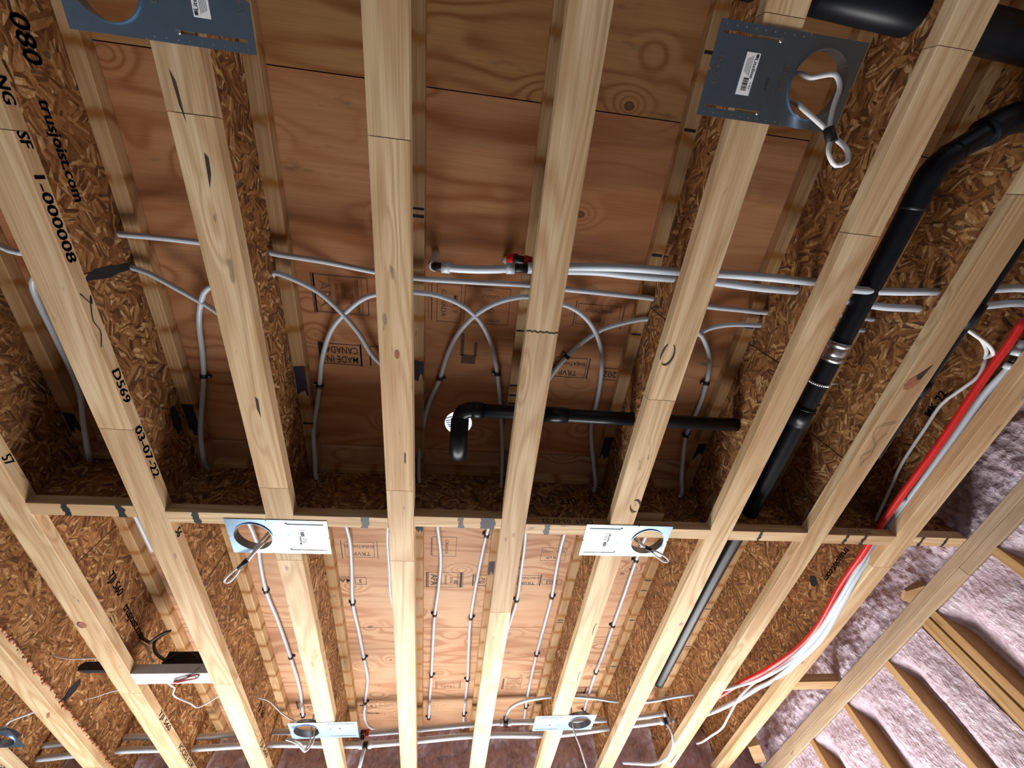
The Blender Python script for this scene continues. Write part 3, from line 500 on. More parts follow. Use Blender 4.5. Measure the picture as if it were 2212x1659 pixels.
# ------------------------------------------------------------------ blocking between the joists
def blocking(xa, xb, yc, label, smudge=()):
    L = xb - xa
    t = thing('joist_blocking', label, 'blocking', ((xa+xb)/2, yc, 0), math.pi/2, 'blocking pieces across the joists')
    h = .026                                                       # local y runs along the piece
    MB().bar(-h, h, -L/2, L/2, 0, T).build('bottom_flange', 'lumber', t)
    MB().bar(-h, h, -L/2, L/2, D-T, D).build('top_flange', 'lumber_top', t)
    MB().box(-.005, .005, -L/2-.038, L/2+.038, T-.003, D-T+.003).build('web', 'osb', t)
    for x, w_, seed in smudge:
        random.seed(seed); y = -(x - (xa+xb)/2); n = 7
        L1 = [(-h+2*h*k/n, y - w_/2 + random.uniform(-.004,.004), -.0005) for k in range(n+1)]
        L2 = [(-h+2*h*k/n, y + w_/2 + random.uniform(-.004,.004), -.0005) for k in range(n+1)]
        MB().poly(L1 + L2[::-1]).build('ink_band', 'tape_black' if w_ < .03 else 'marker', t)
    return t
yb = {0: 1.08, 1: 1.10, 2: 1.102, 3: 1.09, 4: 1.113, 5: 1.118, 6: 1.12, 7: 1.126}
sm = {0: ((-1.25,.02,1),(-1.09,.022,2)), 1: ((-.87,.020,3),), 2: ((-.33,.026,4),), 3: ((.0,.02,5),(.095,.05,6)), 4: ((.31,.02,7),), 5: (), 6: ((1.15,.012,8),), 7: ((1.52,.012,9),(1.60,.014,10))}
blab = ['blocking piece at far left with two black ink bands', 'blocking piece ending at the blue light pan left of centre', 'blocking piece between the left light pan and the centre joist',
        'blocking piece with purple paint, in front of the black trap', 'blocking piece with upside-down date print, left of the silver pan', 'blocking piece partly covered by the silver light pan', 'blocking piece crossed by the long black pipe',
        'blocking piece crossed by the red tubing']
BK = {}
for i in range(8): BK[i] = blocking(XJ[i]+.0445, XJ[i+1]-.0445, yb[i], blab[i], sm[i])
BK[8] = blocking(XJ[8]+.0445, 2.058, 1.128, 'short blocking stub running to the foamed wall plate', ((1.86,.014,11),(1.97,.012,12)))
MB().text('D569  03-07-22', .030, (-.0264, 0, .018), (0,1,0), (0,0,-1)).build('lettering', 'ink', BK[4])
MB().text('ft   LSI 230   SE', .05, (-.0054, 0, .14), (0,-1,0), (0,0,1)).build('lettering', 'ink', BK[4])
MB().text('CU39-22', .026, (-.0264, 0, .018), (0,-1,0), (0,0,1)).build('lettering', 'ink', BK[7])
m = thing('scrap_board', 'small flat scrap of plywood tucked on blocking behind the silver pan', 'board', (.70, 1.075, T))
MB().box(-.075, .06, -.02, .045, .0, .004).build('board', 'block_wood', m)

# ------------------------------------------------------------------ right wall: plates, studs, sprayed foam
XW = 2.06
wr = struct('wall_right', 'right wall of studs filled with pinkish sprayed foam', 'wall')
MB().bar(XW, XW+.14, -2.5, 3.34, -.038, 0).build('top_plate', 'plate_wood', wr)
MB().bar(XW, XW+.14, -2.5, 1.225, -.0765, -.0385).build('top_plate', 'plate_wood', wr)
MB().bar(XW, XW+.14, 1.227, 3.34, -.0765, -.0385).build('top_plate', 'plate_wood', wr)
studs = [-.50, -.10, .285, .68, 1.06, 1.459, 1.507, 1.838, 2.235, 2.63, 3.03]
for y in studs:
    MB().box(XW+.002, XW+.14, y, y+.037, -H0, -.077).build('stud', 'stud_wood', wr)
MB().box(XW+.016, XW+.14, 1.5449, 1.575, -H0, -.077).build('stud', 'stud_wood', wr)
def fbm(x, y, z, s, o=4): return noise.fractal(Vector((x*s, y*s, z*s)), .9, 2.1, o)
def foam_cavity(y0, y1, zt=-.078, zb=-1.75):
    ny, nz = max(10, int((y1-y0)/.0085)), 150; m = MB(); vs = []
    for j in range(nz+1):
        z = zt + (zb-zt)*(j/nz)**1.15
        for i in range(ny+1):
            t = i/ny; y = y0 + (y1-y0)*t
            e = max(0, min(1, (t-.55)/.45)); e = e*e*(3-2*e)
            top = min(1, (zt-z)/.10); top = top*top*(3-2*top)
            x = XW + .012 + .075*e*top - .02*math.sin(math.pi*t)*top
            x += (.010*fbm(0, y, z, 7) + .0045*fbm(3, y*1.3, z*2.2, 34, 3)) * (.25+.75*top) * (1 if 0 < i < ny else .3)
            vs.append((x, y, z))
    m.add(vs, [(j*(ny+1)+i, j*(ny+1)+i+1, (j+1)*(ny+1)+i+1, (j+1)*(ny+1)+i) for j in range(nz) for i in range(ny)], True)
    m.build('foam_fill', 'spray_foam', wr)
for a, b in ((.322,.68), (.717,1.06), (1.097,1.459), (1.575,1.838), (1.875,2.235), (2.272,2.63), (2.667,3.03), (3.067,3.34)): foam_cavity(a, b)
def rim_foam():
    y0, y1, ny, nz = -.6, 3.34, 420, 46; m = MB(); vs = []
    for j in range(nz+1):
        v = j/nz; z = -.002 + (D+.004)*v
        for i in range(ny+1):
            y = y0 + (y1-y0)*i/ny
            x = XW + .015 + .075*v**1.3 + .030*fbm(7, y, z, 5) + .012*fbm(2, y*2.0, z*.8, 14) + .008*fbm(5, y*1.8, z, 40, 3)
            if v < .08: x = max(x, XW + .004)
            vs.append((max(x, XW-.045), y, z))
    m.add(vs, [(j*(ny+1)+i, j*(ny+1)+i+1, (j+1)*(ny+1)+i+1, (j+1)*(ny+1)+i) for j in range(nz) for i in range(ny)], True)
    m.build('rim_foam', 'spray_foam', wr)
rim_foam()
MB().box(XW+.14, XW+.17, -2.5, 3.34, 0, D).box(XW+.14, XW+.17, -2.5, 3.5, -H0, 0).build('outer_sheathing', 'osb', wr)
MB().add([(1.99,1.44,.0),(2.06,1.40,.0),(2.06,1.52,.0),(2.01,1.50,.0),(1.99,1.44,.012),(2.06,1.40,.03),(2.06,1.52,.03),(2.01,1.50,.012)],
         [(0,1,2,3),(7,6,5,4),(0,4,5,1),(1,5,6,2),(2,6,7,3),(3,7,4,0)]).build('shim', 'block_wood', wr)
# foam at the joist ends over the far wall
ends = [-2.6] + [XJ[i] for i in range(-2, 9)] + [2.2]
for a, b in zip(ends, ends[1:]):
    nx, nz = 44, 40; m = MB(); vs = []
    for j in range(nz+1):
        z = -.06 + (D+.06)*j/nz
        for i in range(nx+1):
            x = a+.006 + (b-a-.012)*i/nx; t = i/nx
            bul = math.sin(math.pi*t)**.5*math.sin(math.pi*min(1,max(0,(j/nz)*.8+.1)))
            y = 3.315 - .05*(1-bul) + .03*fbm(x, 1, z, 6) + .010*fbm(x, 4, z, 24)
            vs.append((x, y, z))
    m.add(vs, [(j*(nx+1)+i, j*(nx+1)+i+1, (j+1)*(nx+1)+i+1, (j+1)*(nx+1)+i) for j in range(nz) for i in range(nx)], True)
    o = m.build('foam_fill', 'spray_foam', wf); o.location = (0,0,0); o.matrix_parent_inverse = Matrix()
# nailing blocks between the last joist and the plate
b = MB().box(XJ[8]+.045, XW-.002, 2.185, 2.262, .0, .038).build('nailing_block', 'block_wood'); tag(b, 'short wood block between the rightmost joist and the wall plate', 'block')
b = MB().add([(1.84,2.93,0),(1.90,2.90,0),(2.045,3.13,0),(1.985,3.17,0),(1.84,2.93,.038),(1.90,2.90,.038),(2.045,3.13,.038),(1.985,3.17,.038)],
    [(3,2,1,0),(4,5,6,7),(0,1,5,4),(1,2,6,5),(2,3,7,6),(3,0,4,7)]).build('nailing_block', 'block_wood'); tag(b, 'slanted wood block at the far end beside the wall plate', 'block')

# ------------------------------------------------------------------ tubing
def pipe(key, name, label, mat, r, cat='pipe', group=None, n=12):
    o = MB().tube(TUBES[key], r, n).build(name, mat); return tag(o, label, cat, group)
HG = 'white heating loops'
pipe('A1', 'heating_tube', 'white tubing loop through the date-stamped joist, leftmost of the arches', 'pex_white', .008, group=HG)
pipe('A2', 'heating_tube', 'white tubing loop arching over the joist left of the MADE IN CANADA stamp', 'pex_white', .008, group=HG)
pipe('A3', 'heating_tube', 'white tubing loop arching over the centre joist', 'pex_white', .008, group=HG)
pipe('A4', 'heating_tube', 'white tubing loop passing either side of the black trap, over the joist right of it', 'pex_white', .008, group=HG)
pipe('A5', 'heating_tube', 'white tubing loop over the joist that carries the right-hand pans', 'pex_white', .008, group=HG)
pipe('A6', 'heating_tube', 'white tubing loop heading right behind the long black pipe', 'pex_white', .008, group=HG)
pipe('H1', 'heating_tube', 'thin white tube running straight across through all the joists', 'pex_white', .0085)
pipe('P1', 'water_pipe', 'upper thick white water pipe running right from the red-ringed elbow', 'pex_white', .0115, n=16)
pipe('P2', 'water_pipe', 'lower thick white water pipe running right beneath its twin', 'pex_white', .0115, n=16)
pipe('P0', 'water_pipe', 'short thick white pipe between two black fittings near the centre', 'pex_white', .0115, n=16)
pipe('M1', 'manifold_pipe', 'upper white header pipe across the far ends of the joists', 'pex_white', .0145, n=14)
pipe('M2', 'manifold_pipe', 'lower white header pipe across the far ends of the joists', 'pex_white', .0145, n=14)
pipe('B1', 'branch_tube', 'thin white branch tube curving up from the far header tee to the right', 'pex_white', .0085)
pipe('RED', 'red_tube', 'bright red water tube sweeping along the rightmost joist', 'pex_red', .0115, n=16)
pipe('WH', 'water_pipe', 'thick white water pipe beside the red tube along the rightmost joist', 'pex_white', .0115, n=16)
pipe('NM', 'power_cable', 'flat white power cable draped along the rightmost joist', 'cable_white', .0055, 'cable')
nl = MB().tube([(1.46,.24,.055),(1.52,.27,.035),(1.60,.30,.04),(1.69,.34,.07),(1.75,.37,.12)], .0055, 8).tube([(1.455,.25,.075),(1.53,.265,.085),(1.62,.29,.09),(1.70,.335,.1),(1.75,.373,.12)], .0055, 8).build('cable_loop', 'cable_white')
tag(nl, 'white cable looped between the black pipe end and the red tube', 'cable')

# black drain with trap
t = thing('drain_line', 'black drain pipe with a hanging trap at the centre', 'drain pipe', (-.025, .71, .142))
o_ = (-.025, .71, .142)
MB().cyl((.02,.71,.142), (1.05,.71,.142), .024, 24).build('pipe', 'abs_black', t, o_)
MB().cyl((.26,.71,.142), (.345,.71,.142), .0275, 24).build('coupling', 'abs_black', t, o_)
MB().tube([(.03,.71,.142),(.0,.712,.142),(-.02,.725,.142),(-.026,.75,.137),(-.026,.775,.118)], .0275, 20, .006).build('elbow', 'abs_black', t, o_)
MB().cyl((.012,.71,.142), (.05,.71,.142), .029, 24).build('hub', 'abs_black', t, o_)
MB().tube([(-.026,.745,.139),(-.026,.775,.118),(-.026,.80,.10),(-.026,.832,.094),(-.026,.862,.104),(-.026,.876,.13),(-.026,.876,.17)], .0305, 20, .006).build('trap_bend', 'abs_black', t, o_)
MB().cyl((-.026,.88,.15), (-.026,.88,.30), .0245, 20).build('riser', 'abs_black', t, o_)
dv = MB(); n = 28
dv.poly([(-.035+.052*math.cos(-k*2*math.pi/n), .858+.052*math.sin(-k*2*math.pi/n), D-.0006) for k in range(n)])
o = dv.build('drain_hole_glow', 'daylight_above', ceil)  # glowing disc on the uncut plywood, stands in for daylight through the hole
blu = MB()
for k in range(5): blu.rect((-.074+.004*k, .835+.011*k, D-.0012), (1,.2*(k-2),0), (-.2*(k-2),1,0), .03, .004)
blu.build('blue_wrap', 'blue_film', ceil) if 'blue_film' in MAT else None

# long black pipe between two joists
t = thing('waste_pipe', 'long black waste pipe running along between two joists', 'pipe', (1.178, 0, .1))
o_ = (1.178, 0, .1); RP = .0285
MB().tube(TUBES['LP'], RP, 24).build('pipe', 'abs_black', t, o_)
MB().tube([(1.178,-.04,.1),(1.178,-.09,.1),(1.179,-.128,.1),(1.192,-.158,.1015),(1.218,-.184,.1035)], .0305, 24, .008).build('elbow', 'abs_black', t, o_)
MB().tube([(1.20,-.172,.103),(1.25,-.211,.107),(1.30,-.252,.112)], RP, 24, .01).build('pipe', 'abs_black', t, o_)
MB().tube([(1.275,-.232,.11),(1.315,-.262,.112),(1.355,-.277,.112),(1.50,-.30,.112)], .037, 24, .01).build('elbow', 'abs_black', t, o_)
cb = MB().cyl((1.178,.352,.106), (1.178,.414,.107), RP+.0035, 28).build('clamp_sleeve', 'steel_band', t, o_)
for y in (.358, .408): MB().cyl((1.178,y-.008,.1063), (1.178,y+.008,.1067), RP+.006, 28).build('band', 'steel_band', cb, o_)
MB().cyl((1.177,.595,.109), (1.177,.672,.110), RP+.0035, 28).build('coupling', 'abs_black', t, o_)
MB().cyl((1.177,.60,.109), (1.177,.604,.109), RP+.0055, 28).build('rim', 'abs_black', t, o_)
st = thing('hanger_strap', 'perforated metal strap looped round the long black pipe', 'strap', (1.178,.5,.108))
m = MB(); prev = None; A = [math.radians(a) for a in range(150, 331, 12)]
for a in A: 
    q = Vector((RP+.0015)*Vector((math.cos(a), 0, math.sin(a))))
    m.tube([q + Vector((0,-.0045,0)), q + Vector((0,.0045,0))], .0028, 6, 10)
m.build('strap_loop', 'steel_band', st); P0, P1 = Vector((.026,.0,-.012)), Vector((.2,.025,.065)); m = MB()
for k in range(16): q = P0.lerp(P1, k/15); m.box(q.x-.005, q.x+.005, q.y-.003, q.y+.003, q.z-.0008, q.z+.0008)
m.tube([P0,P1], .0016, 6, 10).build('strap_tail', 'steel_band', st)
# large black duct at the top right, black pipe beyond the next joist
t = thing('vent_pipe', 'large black vent pipe crossing at the top right', 'pipe', (.55,-.46,.15)); o_ = (.55,-.46,.15)
MB().cyl(TUBES['TD'][0], TUBES['TD'][1], .045, 28).build('pipe', 'abs_black', t, o_)
MB().cyl((.60,-.458,.15), (.72,-.4535,.15), .05, 28).build('coupling', 'abs_black', t, o_)
t = thing('vent_pipe', 'thin black pipe half hidden behind the joist with the red knot', 'pipe', (1.476,-.4,.05)); o_ = (1.476,-.4,.05)
MB().tube([(1.478,-.5,.04),(1.478,.05,.045),(1.476,.5,.05),(1.476,.75,.052)], .022, 18).build('pipe', 'abs_black', t, o_)
MB().cyl((1.477,.18,.047), (1.477,.255,.048), .0285, 20).build('coupling', 'abs_black', t, o_)
MB().cyl((1.476,.44,.05), (1.476,.49,.05), .0275, 20).build('coupling', 'abs_black', t, o_)

# fittings
def fitting(name, label, c, d, L=.05, r=.0125, branch=None, rings=('pex_white','pex_white'), rr=.016, rl=.02, bl=.03):
    c, d = Vector(c), Vector(d).normalized()
    t = thing(name, label, 'fitting', tuple(c)); z = Vector()
    MB().cyl(-d*L/2, d*L/2, r, 16).build('body', 'poly_black', t)
    for s, mt in zip((-1, 1), rings):
        if mt: MB().cyl(d*s*(L/2-.004), d*s*(L/2-.004+rl), rr, 18).build('crimp_ring', mt, t)
    if branch: MB().cyl(z, Vector(branch).normalized()*bl, r*.8, 14).build('branch', 'poly_black', t)
    return t
fitting('pipe_tee', 'black tee with white rings on the upper far header, right of centre', (.349,2.945,.165), (1,0,0), .036, .015, (0,-.3,1), rr=.0185)
fitting('pipe_tee', 'black tee with a red ring beside the far left pan', (-.49,2.96,.136), (1,0,.02), .036, .015, (0,0,-1), rings=('pex_white','pex_red'), rr=.0185)
fitting('pipe_tee', 'black tee on the lower far header below the red-ringed tee', (-.461,2.955,.079), (1,0,.02), .036, .015, (0,0,-1), rr=.0185)
fitting('pipe_tee', 'black tee at the right end of the upper far header', (1.388,2.90,.175), (1,-.1,.08), .036, .015, (0,0,-1), rr=.0185)
fitting('pipe_tee', 'black tee at the right end of the lower far header', (1.332,2.86,.116), (1,-.1,.05), .036, .015, (0,0,-1), rr=.0185)
fitting('pipe_coupling', 'black coupling with white rings on the white pipe beside the red tube', (1.748,.345,.049), (0,1,-.12), .034, .0125, rr=.0165)
e = thing('pipe_elbow', 'black elbow where a white stub drops from the plywood', 'fitting', (-.131,.231,.12)); o_ = (-.131,.231,.12)
MB().cyl((-.133,.229,.30), (-.124,.234,.15), .0115, 16).build('stub', 'pex_white', e, o_)
MB().tube([(-.125,.2335,.165),(-.122,.235,.13),(-.118,.236,.114)], .0148, 16, .008).build('collar', 'pex_white', e, o_)
MB().tube([(-.120,.2355,.128),(-.117,.236,.116),(-.108,.236,.111),(-.088,.236,.111)], .0122, 14, .006).build('body', 'poly_black', e, o_)
MB().cyl((-.098,.236,.112), (-.075,.236,.111), .0155, 18).build('crimp_ring', 'pex_white', e, o_)
e = thing('pipe_tee', 'black tee with white rings joining the short white pipe at centre', 'fitting', (.125,.219,.115)); o_ = (.125,.219,.115)
MB().cyl((.092,.222,.112), (.155,.216,.117), .0125, 16).build('body', 'poly_black', e, o_)
MB().cyl((.080,.2225,.111), (.103,.221,.112), .0155, 18).build('crimp_ring', 'pex_white', e, o_)
MB().cyl((.140,.217,.116), (.165,.2155,.117), .0155, 18).build('crimp_ring', 'pex_white', e, o_)
e = thing('pipe_elbow', 'black elbow with two red rings beside the joist', 'fitting', (.115,.205,.135)); o_ = (.115,.205,.135)
MB().cyl((.089,.232,.30), (.089,.214,.175), .0125, 16).build('stub', 'pex_white', e, o_)
MB().tube([(.092,.209,.172),(.100,.205,.164),(.109,.204,.156)], .0165, 18, .008).build('crimp_ring', 'pex_red', e, o_)
MB().tube([(.095,.208,.17),(.107,.204,.156),(.118,.2025,.149),(.135,.204,.146)], .0125, 14, .006).build('body', 'poly_black', e, o_)
MB().cyl((.129,.2035,.147), (.152,.207,.146), .0165, 18).build('crimp_ring', 'pex_red', e, o_)
# droppers on the far headers
tag(MB().tube([(1.332,2.86,.10),(1.335,2.83,.06),(1.338,2.86,.01),(1.31,2.93,-.03),(1.25,3.02,-.03),(1.18,3.1,.0),(1.12,3.2,.04)], .0085, 10).build('dropper_tube', 'pex_white'), 'white tube looping down from the right end of the lower header', 'pipe')
tag(MB().tube([(1.39,2.90,.165),(1.40,2.89,.12),(1.405,2.88,.06),(1.40,2.95,.0),(1.39,3.1,-.01)], .0085, 10).build('dropper_tube', 'pex_white'), 'white tube dropping behind the lower header at the right', 'pipe')
tag(MB().tube([(-.461,2.955,.065),(-.462,2.93,.03),(-.465,2.94,.0),(-.47,2.96,-.025)], .0085, 10).build('dropper_tube', 'pex_white'), 'short white tube hanging from the lower header tee at left', 'pipe')

# clips over the heating tubes
def clip_mesh():
    m = MB(); n = 10; R0, R1, w_ = .0085, .0118, .006
    vs = []
    for s in (-w_, w_):
        for R in (R0, R1): vs += [(R*math.cos(math.pi*k/n), s, -R*math.sin(math.pi*k/n)) for k in range(n+1)]
    N = n+1; fs = []
    for k in range(n):
        fs += [(N+k, N+k+1, 3*N+k+1, 3*N+k), (k, 2*N+k, 2*N+k+1, k+1), (k, k+1, N+k+1, N+k), (2*N+k, 3*N+k, 3*N+k+1, 2*N+k+1)]
    m.add(vs, fs)
    for s in (-1, 1): m.box(min(s*.0085,s*.0118), max(s*.0085,s*.0118), -w_, w_, 0, .0105)
    m.box(.0118, .0205, -w_, w_, .004, .0105)
    return m.mesh('clip')
CM = clip_mesh(); NM_ = MB().cyl((.016,0,-.002), (.016,0,.005), .0022, 8).mesh('nail')
random.seed(3)
ordn = ('nearest', 'second', 'third', 'farthest')
def run(leg, pts): return tuple((x, y, '%s black clip past the blocking on the tube %s' % (ordn[k], leg)) for k, (x, y) in enumerate(pts))
CLIPS = {
 'A2': ((-.914,.713,'black clip on white tubing just right of the date-stamped joist'),) + run('behind the light blue pan', ((-.905,1.868),(-.873,2.427),(-.893,3.06))),
 'A3': ((-.532,.724,'black clip on white tubing just below the MADE IN CANADA stamp'), (.099,.63,'black clip on white tubing right of the smeared ink patch'), (.12,1.455,'black clip right at the edge of the purple-painted blocking'))
       + run('just left of the centre joist', ((-.511,1.959),(-.488,2.438),(-.51,2.916))) + run('left of the ragged-jointed joist', ((.084,2.075),(.099,2.677),(.098,3.09))),
 'A4': ((-.109,.663,'black clip on white tubing left of the smeared ink patch'),) + run('just right of the centre joist', ((-.105,2.048),(-.115,2.626),(-.126,3.12))) + run('crossing the 2022 stamp', ((.493,1.897),(.483,2.42),(.494,3.015))),
 'A5': ((.34,.542,'black clip on the slanting tube beside the TRVP stamp'), (.895,.609,'black clip on white tubing above the right end of the drain'), (.888,.84,'black clip tucked under the right part of the black drain'), (.312,1.926,'black clip half hidden behind the joist with the ragged joint'))
       + run('right of the silvery pan', ((.874,1.608),(.879,2.144),(.879,2.619),(.897,3.08)))}
for key, pts in CLIPS.items():
    P = spline(TUBES[key], .01)
    for x, y, lab in pts:
        k = min(range(1, len(P)-1), key=lambda i: (P[i].x-x)**2 + (P[i].y-y)**2); d = P[k+1]-P[k-1]
        c = thing('pipe_clip', lab, 'clip', (P[k].x, P[k].y, min(P[k].z, D-.0105)), math.atan2(d.y, d.x)-math.pi/2 + (math.pi if random.random() < .5 else 0), 'pipe clips on the plywood')
        link('clip', CM, 'poly_black', c); link('nail', NM_, 'sticker', c)

# ------------------------------------------------------------------ recessed light pans
def curve_mesh(outer, holes, ext):
    c = bpy.data.curves.new('plate', 'CURVE'); c.dimensions = '2D'; c.fill_mode = 'BOTH'; c.extrude = ext
    for loop in [outer] + holes:
        sp = c.splines.new('POLY'); sp.points.add(len(loop)-1); sp.use_cyclic_u = True
        for q, (x, y) in zip(sp.points, loop): q.co = (x, y, 0, 1)
    o = bpy.data.objects.new('plate', c); me = bpy.data.meshes.new_from_object(o); bpy.data.objects.remove(o); bpy.data.curves.remove(c)
    me.materials.clear(); return me
HX, HR = .085, .0625
def slot(x0, x1, y, r=.0026):
    return [(x0+r*math.cos(a), y+r*math.sin(a)) for a in [math.pi/2+math.pi*k/6 for k in range(7)]] + [(x1+r*math.cos(a), y+r*math.sin(a)) for a in [-math.pi/2+math.pi*k/6 for k in range(7)]]
PL, PW = .165, .081
outer = [(-PL,-PW),(.03,-PW),(.033,-PW+.006),(.036,-PW),(PL,-PW),(PL,-.004),(PL-.007,0),(PL,.004),(PL,PW),(.036,PW),(.033,PW-.006),(.03,PW),(-PL,PW),(-PL,.004),(-PL+.007,0),(-PL,-.004)]
plate_me = curve_mesh(outer, [[(HX+HR*math.cos(k*2*math.pi/48), HR*math.sin(k*2*math.pi/48)) for k in range(48)], slot(-.15,-.028,-.062), slot(-.15,-.028,.063)], .0005)
S = (0,1,0); U = (1,0,0); zf = -.0012
def make_pan():
    t = thing('light_pan', 'pan', 'light pan', (0,0,0), group='recessed light mounting pans')
    link('plate', plate_me, 'galvanised', t)
    MB().ring((HX,0), HR-.0006, HR+.0012, -.0035, .024, 48).build('collar', 'galvanised', t)
    s = MB().box(-.092, -.062, -.036, .036, zf, -.0004).build('sticker', 'sticker', t)
    m = MB(); z = zf-.0003
    m.text('Liteline', .0115, (-.0685,-.010,z), S, U, 1.0).rect((-.0675,-.0305,z), S, U, .006, .006)
    for k, wv in enumerate((.0022,.0008,.0014,.0008,.002,.001,.0008,.0016,.0008,.0012)): m.rect((-.078, .008+.0022*k, z), S, U, wv*.9, .012)
    m.text('P-4000', .0042, (-.0665,.020,z), S, U); m.build('lettering', 'ink', s)
    m = MB()
    for k in range(5): m.rect((-.076-.0028*k, -.014, z), S, U, .034-.003*k, .0009)
    m.build('fine_print', 'grey_wire', s)
    MB().text('P-4000', .017, (-.148,0,zf-.0002), S, U, 1.0).text('Liteline', .016, (.003,-.002,zf-.0002), S, U).text('UL US', .010, (-.012,.03,zf-.0002), S, U).build('embossing', 'steel_band', t)
    MB().text('07/08/20', .006, (-.030,.012,zf-.0003), S, U).build('date_print', 'ink', t)
    for y in (-.062, .063): MB().cyl((-.028,y,.004), (-.028,y,-.003), .0042, 12).build('screw', 'steel_band', t)
    m = MB()
    for k in range(9): m.cyl((-.15+.021*k,-.074,-.0011), (-.15+.021*k,-.074,-.0005), .0012, 6).cyl((-.15+.021*k,.074,-.0011), (-.15+.021*k,.074,-.0005), .0012, 6)
    m.build('pierced_marks', 'steel_band', t)['kind'] = 'stuff'
    return t
pan0 = make_pan()
pans = [((.62,-.249), 0, 'dark blue-grey light pan at the top right with a looped white cable'), ((.62,1.161), 0, 'silvery white light pan right of centre, over the blocking'),
        ((.62,2.557), 0, 'small pale blue light pan far right of centre with one hanging cable'), ((-.62,-.242), math.pi, 'dark blue-grey light pan cut off by the top-left edge'),
        ((-.62,1.18), math.pi, 'light blue light pan left of centre, over the blocking'), ((-.62,2.567), math.pi, 'small light blue light pan far left of centre with bunched cables'),
        ((-2.166,2.57), 0, 'light pan tip in the bottom-left corner')]
for k, ((x, y), rz, lab) in enumerate(pans):
    o = pan0 if k == 0 else copy_tree(pan0)
    o.location = (x, y, H0-.0014); o.rotation_euler.z = rz; o['label'] = lab
def cable(label, pts, r=.0045, tape=None, name='light_cable'):
    t = thing(name, label, 'cable', pts[0]); MB().tube(pts, r, 8, .008).build('cable', 'cable_white', t, pts[0])
    if tape: MB().cyl(*tape, 14).build('tape', 'tape_black', t, pts[0])
cable('white cable loop tied with black tape under the top-right pan', [(.664,-.272,.06),(.676,-.272,.03),(.693,-.263,.012),(.715,-.268,.003),(.734,-.27,-.004),(.748,-.252,-.012),(.739,-.211,-.03),(.734,-.17,-.05),(.738,-.153,-.06),(.732,-.121,-.08),(.752,-.099,-.09),(.774,-.108,-.09),(.771,-.13,-.08),(.747,-.152,-.06),(.725,-.17,-.045),(.695,-.195,-.02),(.682,-.218,.02),(.675,-.225,.06)], .0048, ((.732,-.168,-.051),(.741,-.142,-.066),.0105))
cable('white cable loop tied with black tape under the light blue pan', [(-.672,1.185,.07),(-.677,1.199,.03),(-.693,1.212,0),(-.712,1.242,-.02),(-.735,1.272,-.03),(-.76,1.295,-.035),(-.793,1.324,-.05),(-.805,1.344,-.055),(-.795,1.349,-.055),(-.774,1.331,-.05),(-.754,1.302,-.035),(-.727,1.27,-.03),(-.70,1.234,-.02),(-.68,1.215,0),(-.676,1.225,.05)], .004, ((-.728,1.265,-.029),(-.757,1.298,-.036),.0085))
cable('white cable loop tied with black tape under the silvery pan', [(.66,1.15,.06),(.671,1.168,.03),(.698,1.184,0),(.714,1.191,-.01),(.749,1.196,-.02),(.787,1.214,-.03),(.797,1.228,-.033),(.784,1.233,-.033),(.756,1.222,-.02),(.724,1.199,-.01),(.692,1.183,.0),(.673,1.196,.05)], .004, ((.703,1.188,-.004),(.734,1.199,-.014),.008))
cable('bunched white cable ends hanging from the far left pan', [(-.704,2.60,.08),(-.70,2.62,.03),(-.692,2.627,0),(-.689,2.622,-.03),(-.702,2.618,-.06),(-.71,2.601,-.05),(-.74,2.567,-.04),(-.787,2.566,-.03)], .0045)
cable('second white cable end looping under the far left pan', [(-.675,2.60,.08),(-.677,2.618,.02),(-.672,2.62,-.03),(-.696,2.624,-.062),(-.713,2.602,-.057),(-.739,2.573,-.047),(-.788,2.556,-.037)], .0045)
cable('grey-white cable hanging straight from the far right pan', [(.673,2.56,.07),(.673,2.575,.02),(.674,2.581,-.03),(.697,2.606,-.08),(.729,2.658,-.16),(.75,2.70,-.21)], .004)
cable('thin white cable sagging to the far left pan', [(-.9976,2.44,.13),(-.96,2.43,.09),(-.90,2.44,.075),(-.83,2.50,.045),(-.76,2.55,.03),(-.70,2.58,.04)], .003)
cable('white cable running to the corner pan', [(-1.86,2.40,.05),(-1.93,2.42,.03),(-2.0,2.45,.02),(-2.06,2.52,.02)], .004)

# ------------------------------------------------------------------ nailer with box and wires at lower left
b = MB().box(XJ[0]+.045, XJ[1]-.045, 2.031, 2.112, .0, .038).build('nailer', 'pale_wood'); tag(b, 'short white-faced wood nailer between two joists at lower left', 'nailer')
t = thing('device_box', 'black plastic box sitting on the white nailer', 'box', (-1.22,2.07,.038)); o_ = (-1.22,2.07,.038)
MB().box(-1.275,-1.065,2.06,2.11,.038,.105).build('body', 'abs_black', t, o_); MB().box(-1.10,-1.07,2.044,2.05,.05,.11).build('terminal', 'steel_band', t, o_)
MB().tube([(-1.27,2.048,.05),(-1.24,2.046,.085),(-1.18,2.046,.095),(-1.13,2.046,.07)], .0015, 6).build('wire', 'grey_wire', t, o_)
t = thing('vent_box', 'black round-ended box on the left side of the knotted joist', 'box', (-1.49,2.10,.05)); o_ = (-1.49,2.10,.05)
m = MB(); prof = [(-1.41,.036),(-1.585,.036),(-1.602,.04),(-1.61,.048),(-1.609,.058),(-1.598,.07),(-1.41,.072)]
m.add([(x,2.07,z) for x,z in prof] + [(x,2.092,z) for x,z in prof], [tuple(range(7)), tuple(range(13,6,-1))] + [(i,i+7,(i+1)%7+7,(i+1)%7) for i in range(7)]).build('body', 'poly_black', t, o_)
MB().box(-1.60,-1.41,2.065,2.07,.033,.037).build('lip', 'poly_black', t, o_)
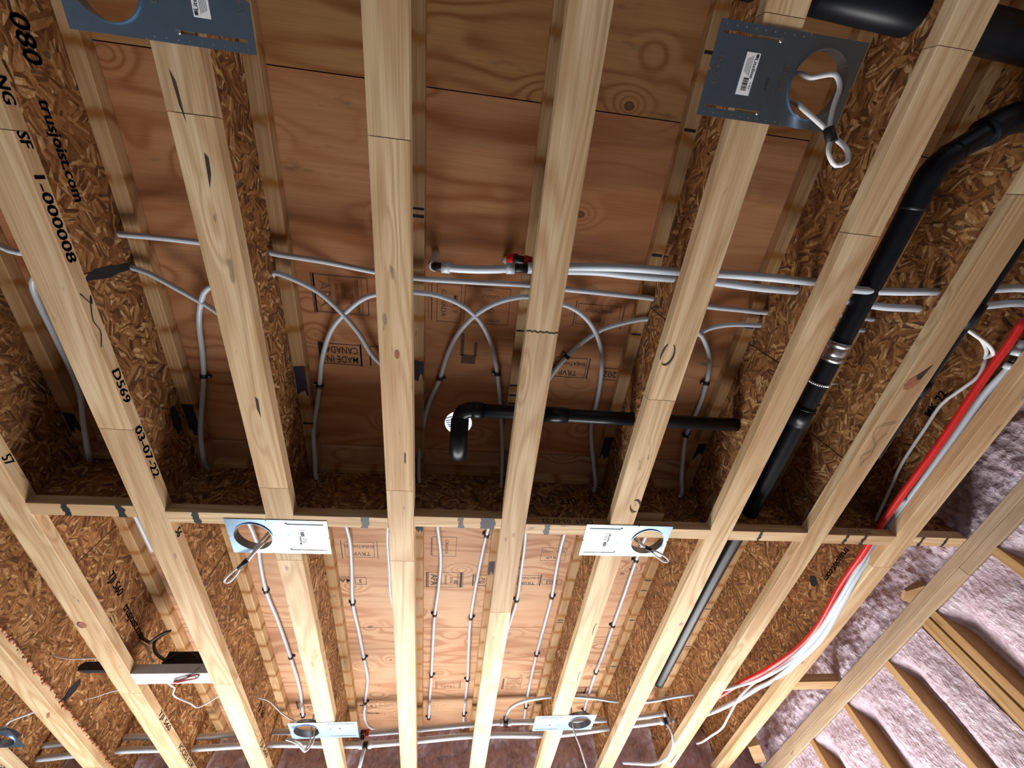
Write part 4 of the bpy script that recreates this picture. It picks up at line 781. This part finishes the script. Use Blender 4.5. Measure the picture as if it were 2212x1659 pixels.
tag(MB().tube([(-1.395,1.99,.13),(-1.33,1.985,.10),(-1.31,1.95,.085),(-1.27,1.92,.10),(-1.25,1.93,.12),(-1.29,1.96,.12),(-1.315,1.98,.10),(-1.30,2.02,.075),(-1.26,2.045,.06)], .006, 10).build('grey_cable', 'grey_wire'), 'dark grey cable curled above the white nailer', 'cable')
tag(MB().tube([(-1.395,2.01,.12),(-1.34,2.0,.09),(-1.315,2.02,.06),(-1.30,2.04,.05)], .0045, 8).build('white_lead', 'cable_white'), 'short white lead beside the curled grey cable', 'cable')
random.seed(5); m = MB(); c0 = Vector((-1.135,2.062,-.007))
for k in range(5):
    s_, h_ = random.uniform(.8,1.1), random.uniform(-.004,.004)
    m.tube([c0+Vector(q)*s_+Vector((0,0,h_)) for q in ((-.055,.018,0),(-.02,.004,-.004),(.025,-.022,0),(.055,-.032,-.003),(.045,-.016,-.006),(.0,.006,-.003),(-.04,.026,0),(-.058,.024,0))], .0016, 6, .006)
t = thing('wire_bundle', 'coiled red and black thin wires tied against the white nailer', 'wire', tuple(c0)); m.build('coil', 'copper_red', t, tuple(c0))
MB().tube([c0+Vector((-.01,-.002,-.006)), c0+Vector((.0,-.006,.004)), c0+Vector((.03,-.03,.012)), Vector((-1.08,2.04,.06))], .0016, 6).build('lead', 'tape_black', t, tuple(c0))
for nm, lab, pts in (('thin_wire', 'thin grey wire poking from the web left of the black round-ended box', [(-1.795,2.108,.122),(-1.70,2.10,.10),(-1.58,2.09,.095),(-1.41,2.08,.09)]),
                     ('thin_wire', 'thin white wire pair left of the joist below the black round-ended box', [(-1.795,2.50,.123),(-1.72,2.45,.11),(-1.60,2.36,.09),(-1.41,2.28,.08)]),
                     ('thin_wire', 'white wire hanging in a bent line below the nailer', [(-1.25,2.10,.03),(-1.245,2.14,.015),(-1.235,2.19,.02),(-1.256,2.252,.02),(-1.20,2.33,.02),(-1.184,2.364,.02),(-1.13,2.33,.022),(-1.06,2.27,.03)])):
    tag(MB().tube(pts, .003, 7).build(nm, 'cable_white'), lab, 'wire')
t = thing('loose_threads', 'dark hair-thin wires stuck under the joist with the red knot', 'wire', (1.385,.68,-.003))
for pts in ([(1.408,.579),(1.35,.603),(1.355,.64),(1.382,.676),(1.39,.715),(1.376,.747),(1.375,.767)], [(1.399,.62),(1.383,.657),(1.388,.696),(1.359,.717),(1.366,.743)]):
    MB().tube([(x,y,-.0025) for x,y in pts], .0006, 5).build('thread', 'grey_wire', t, (1.385,.68,-.003))
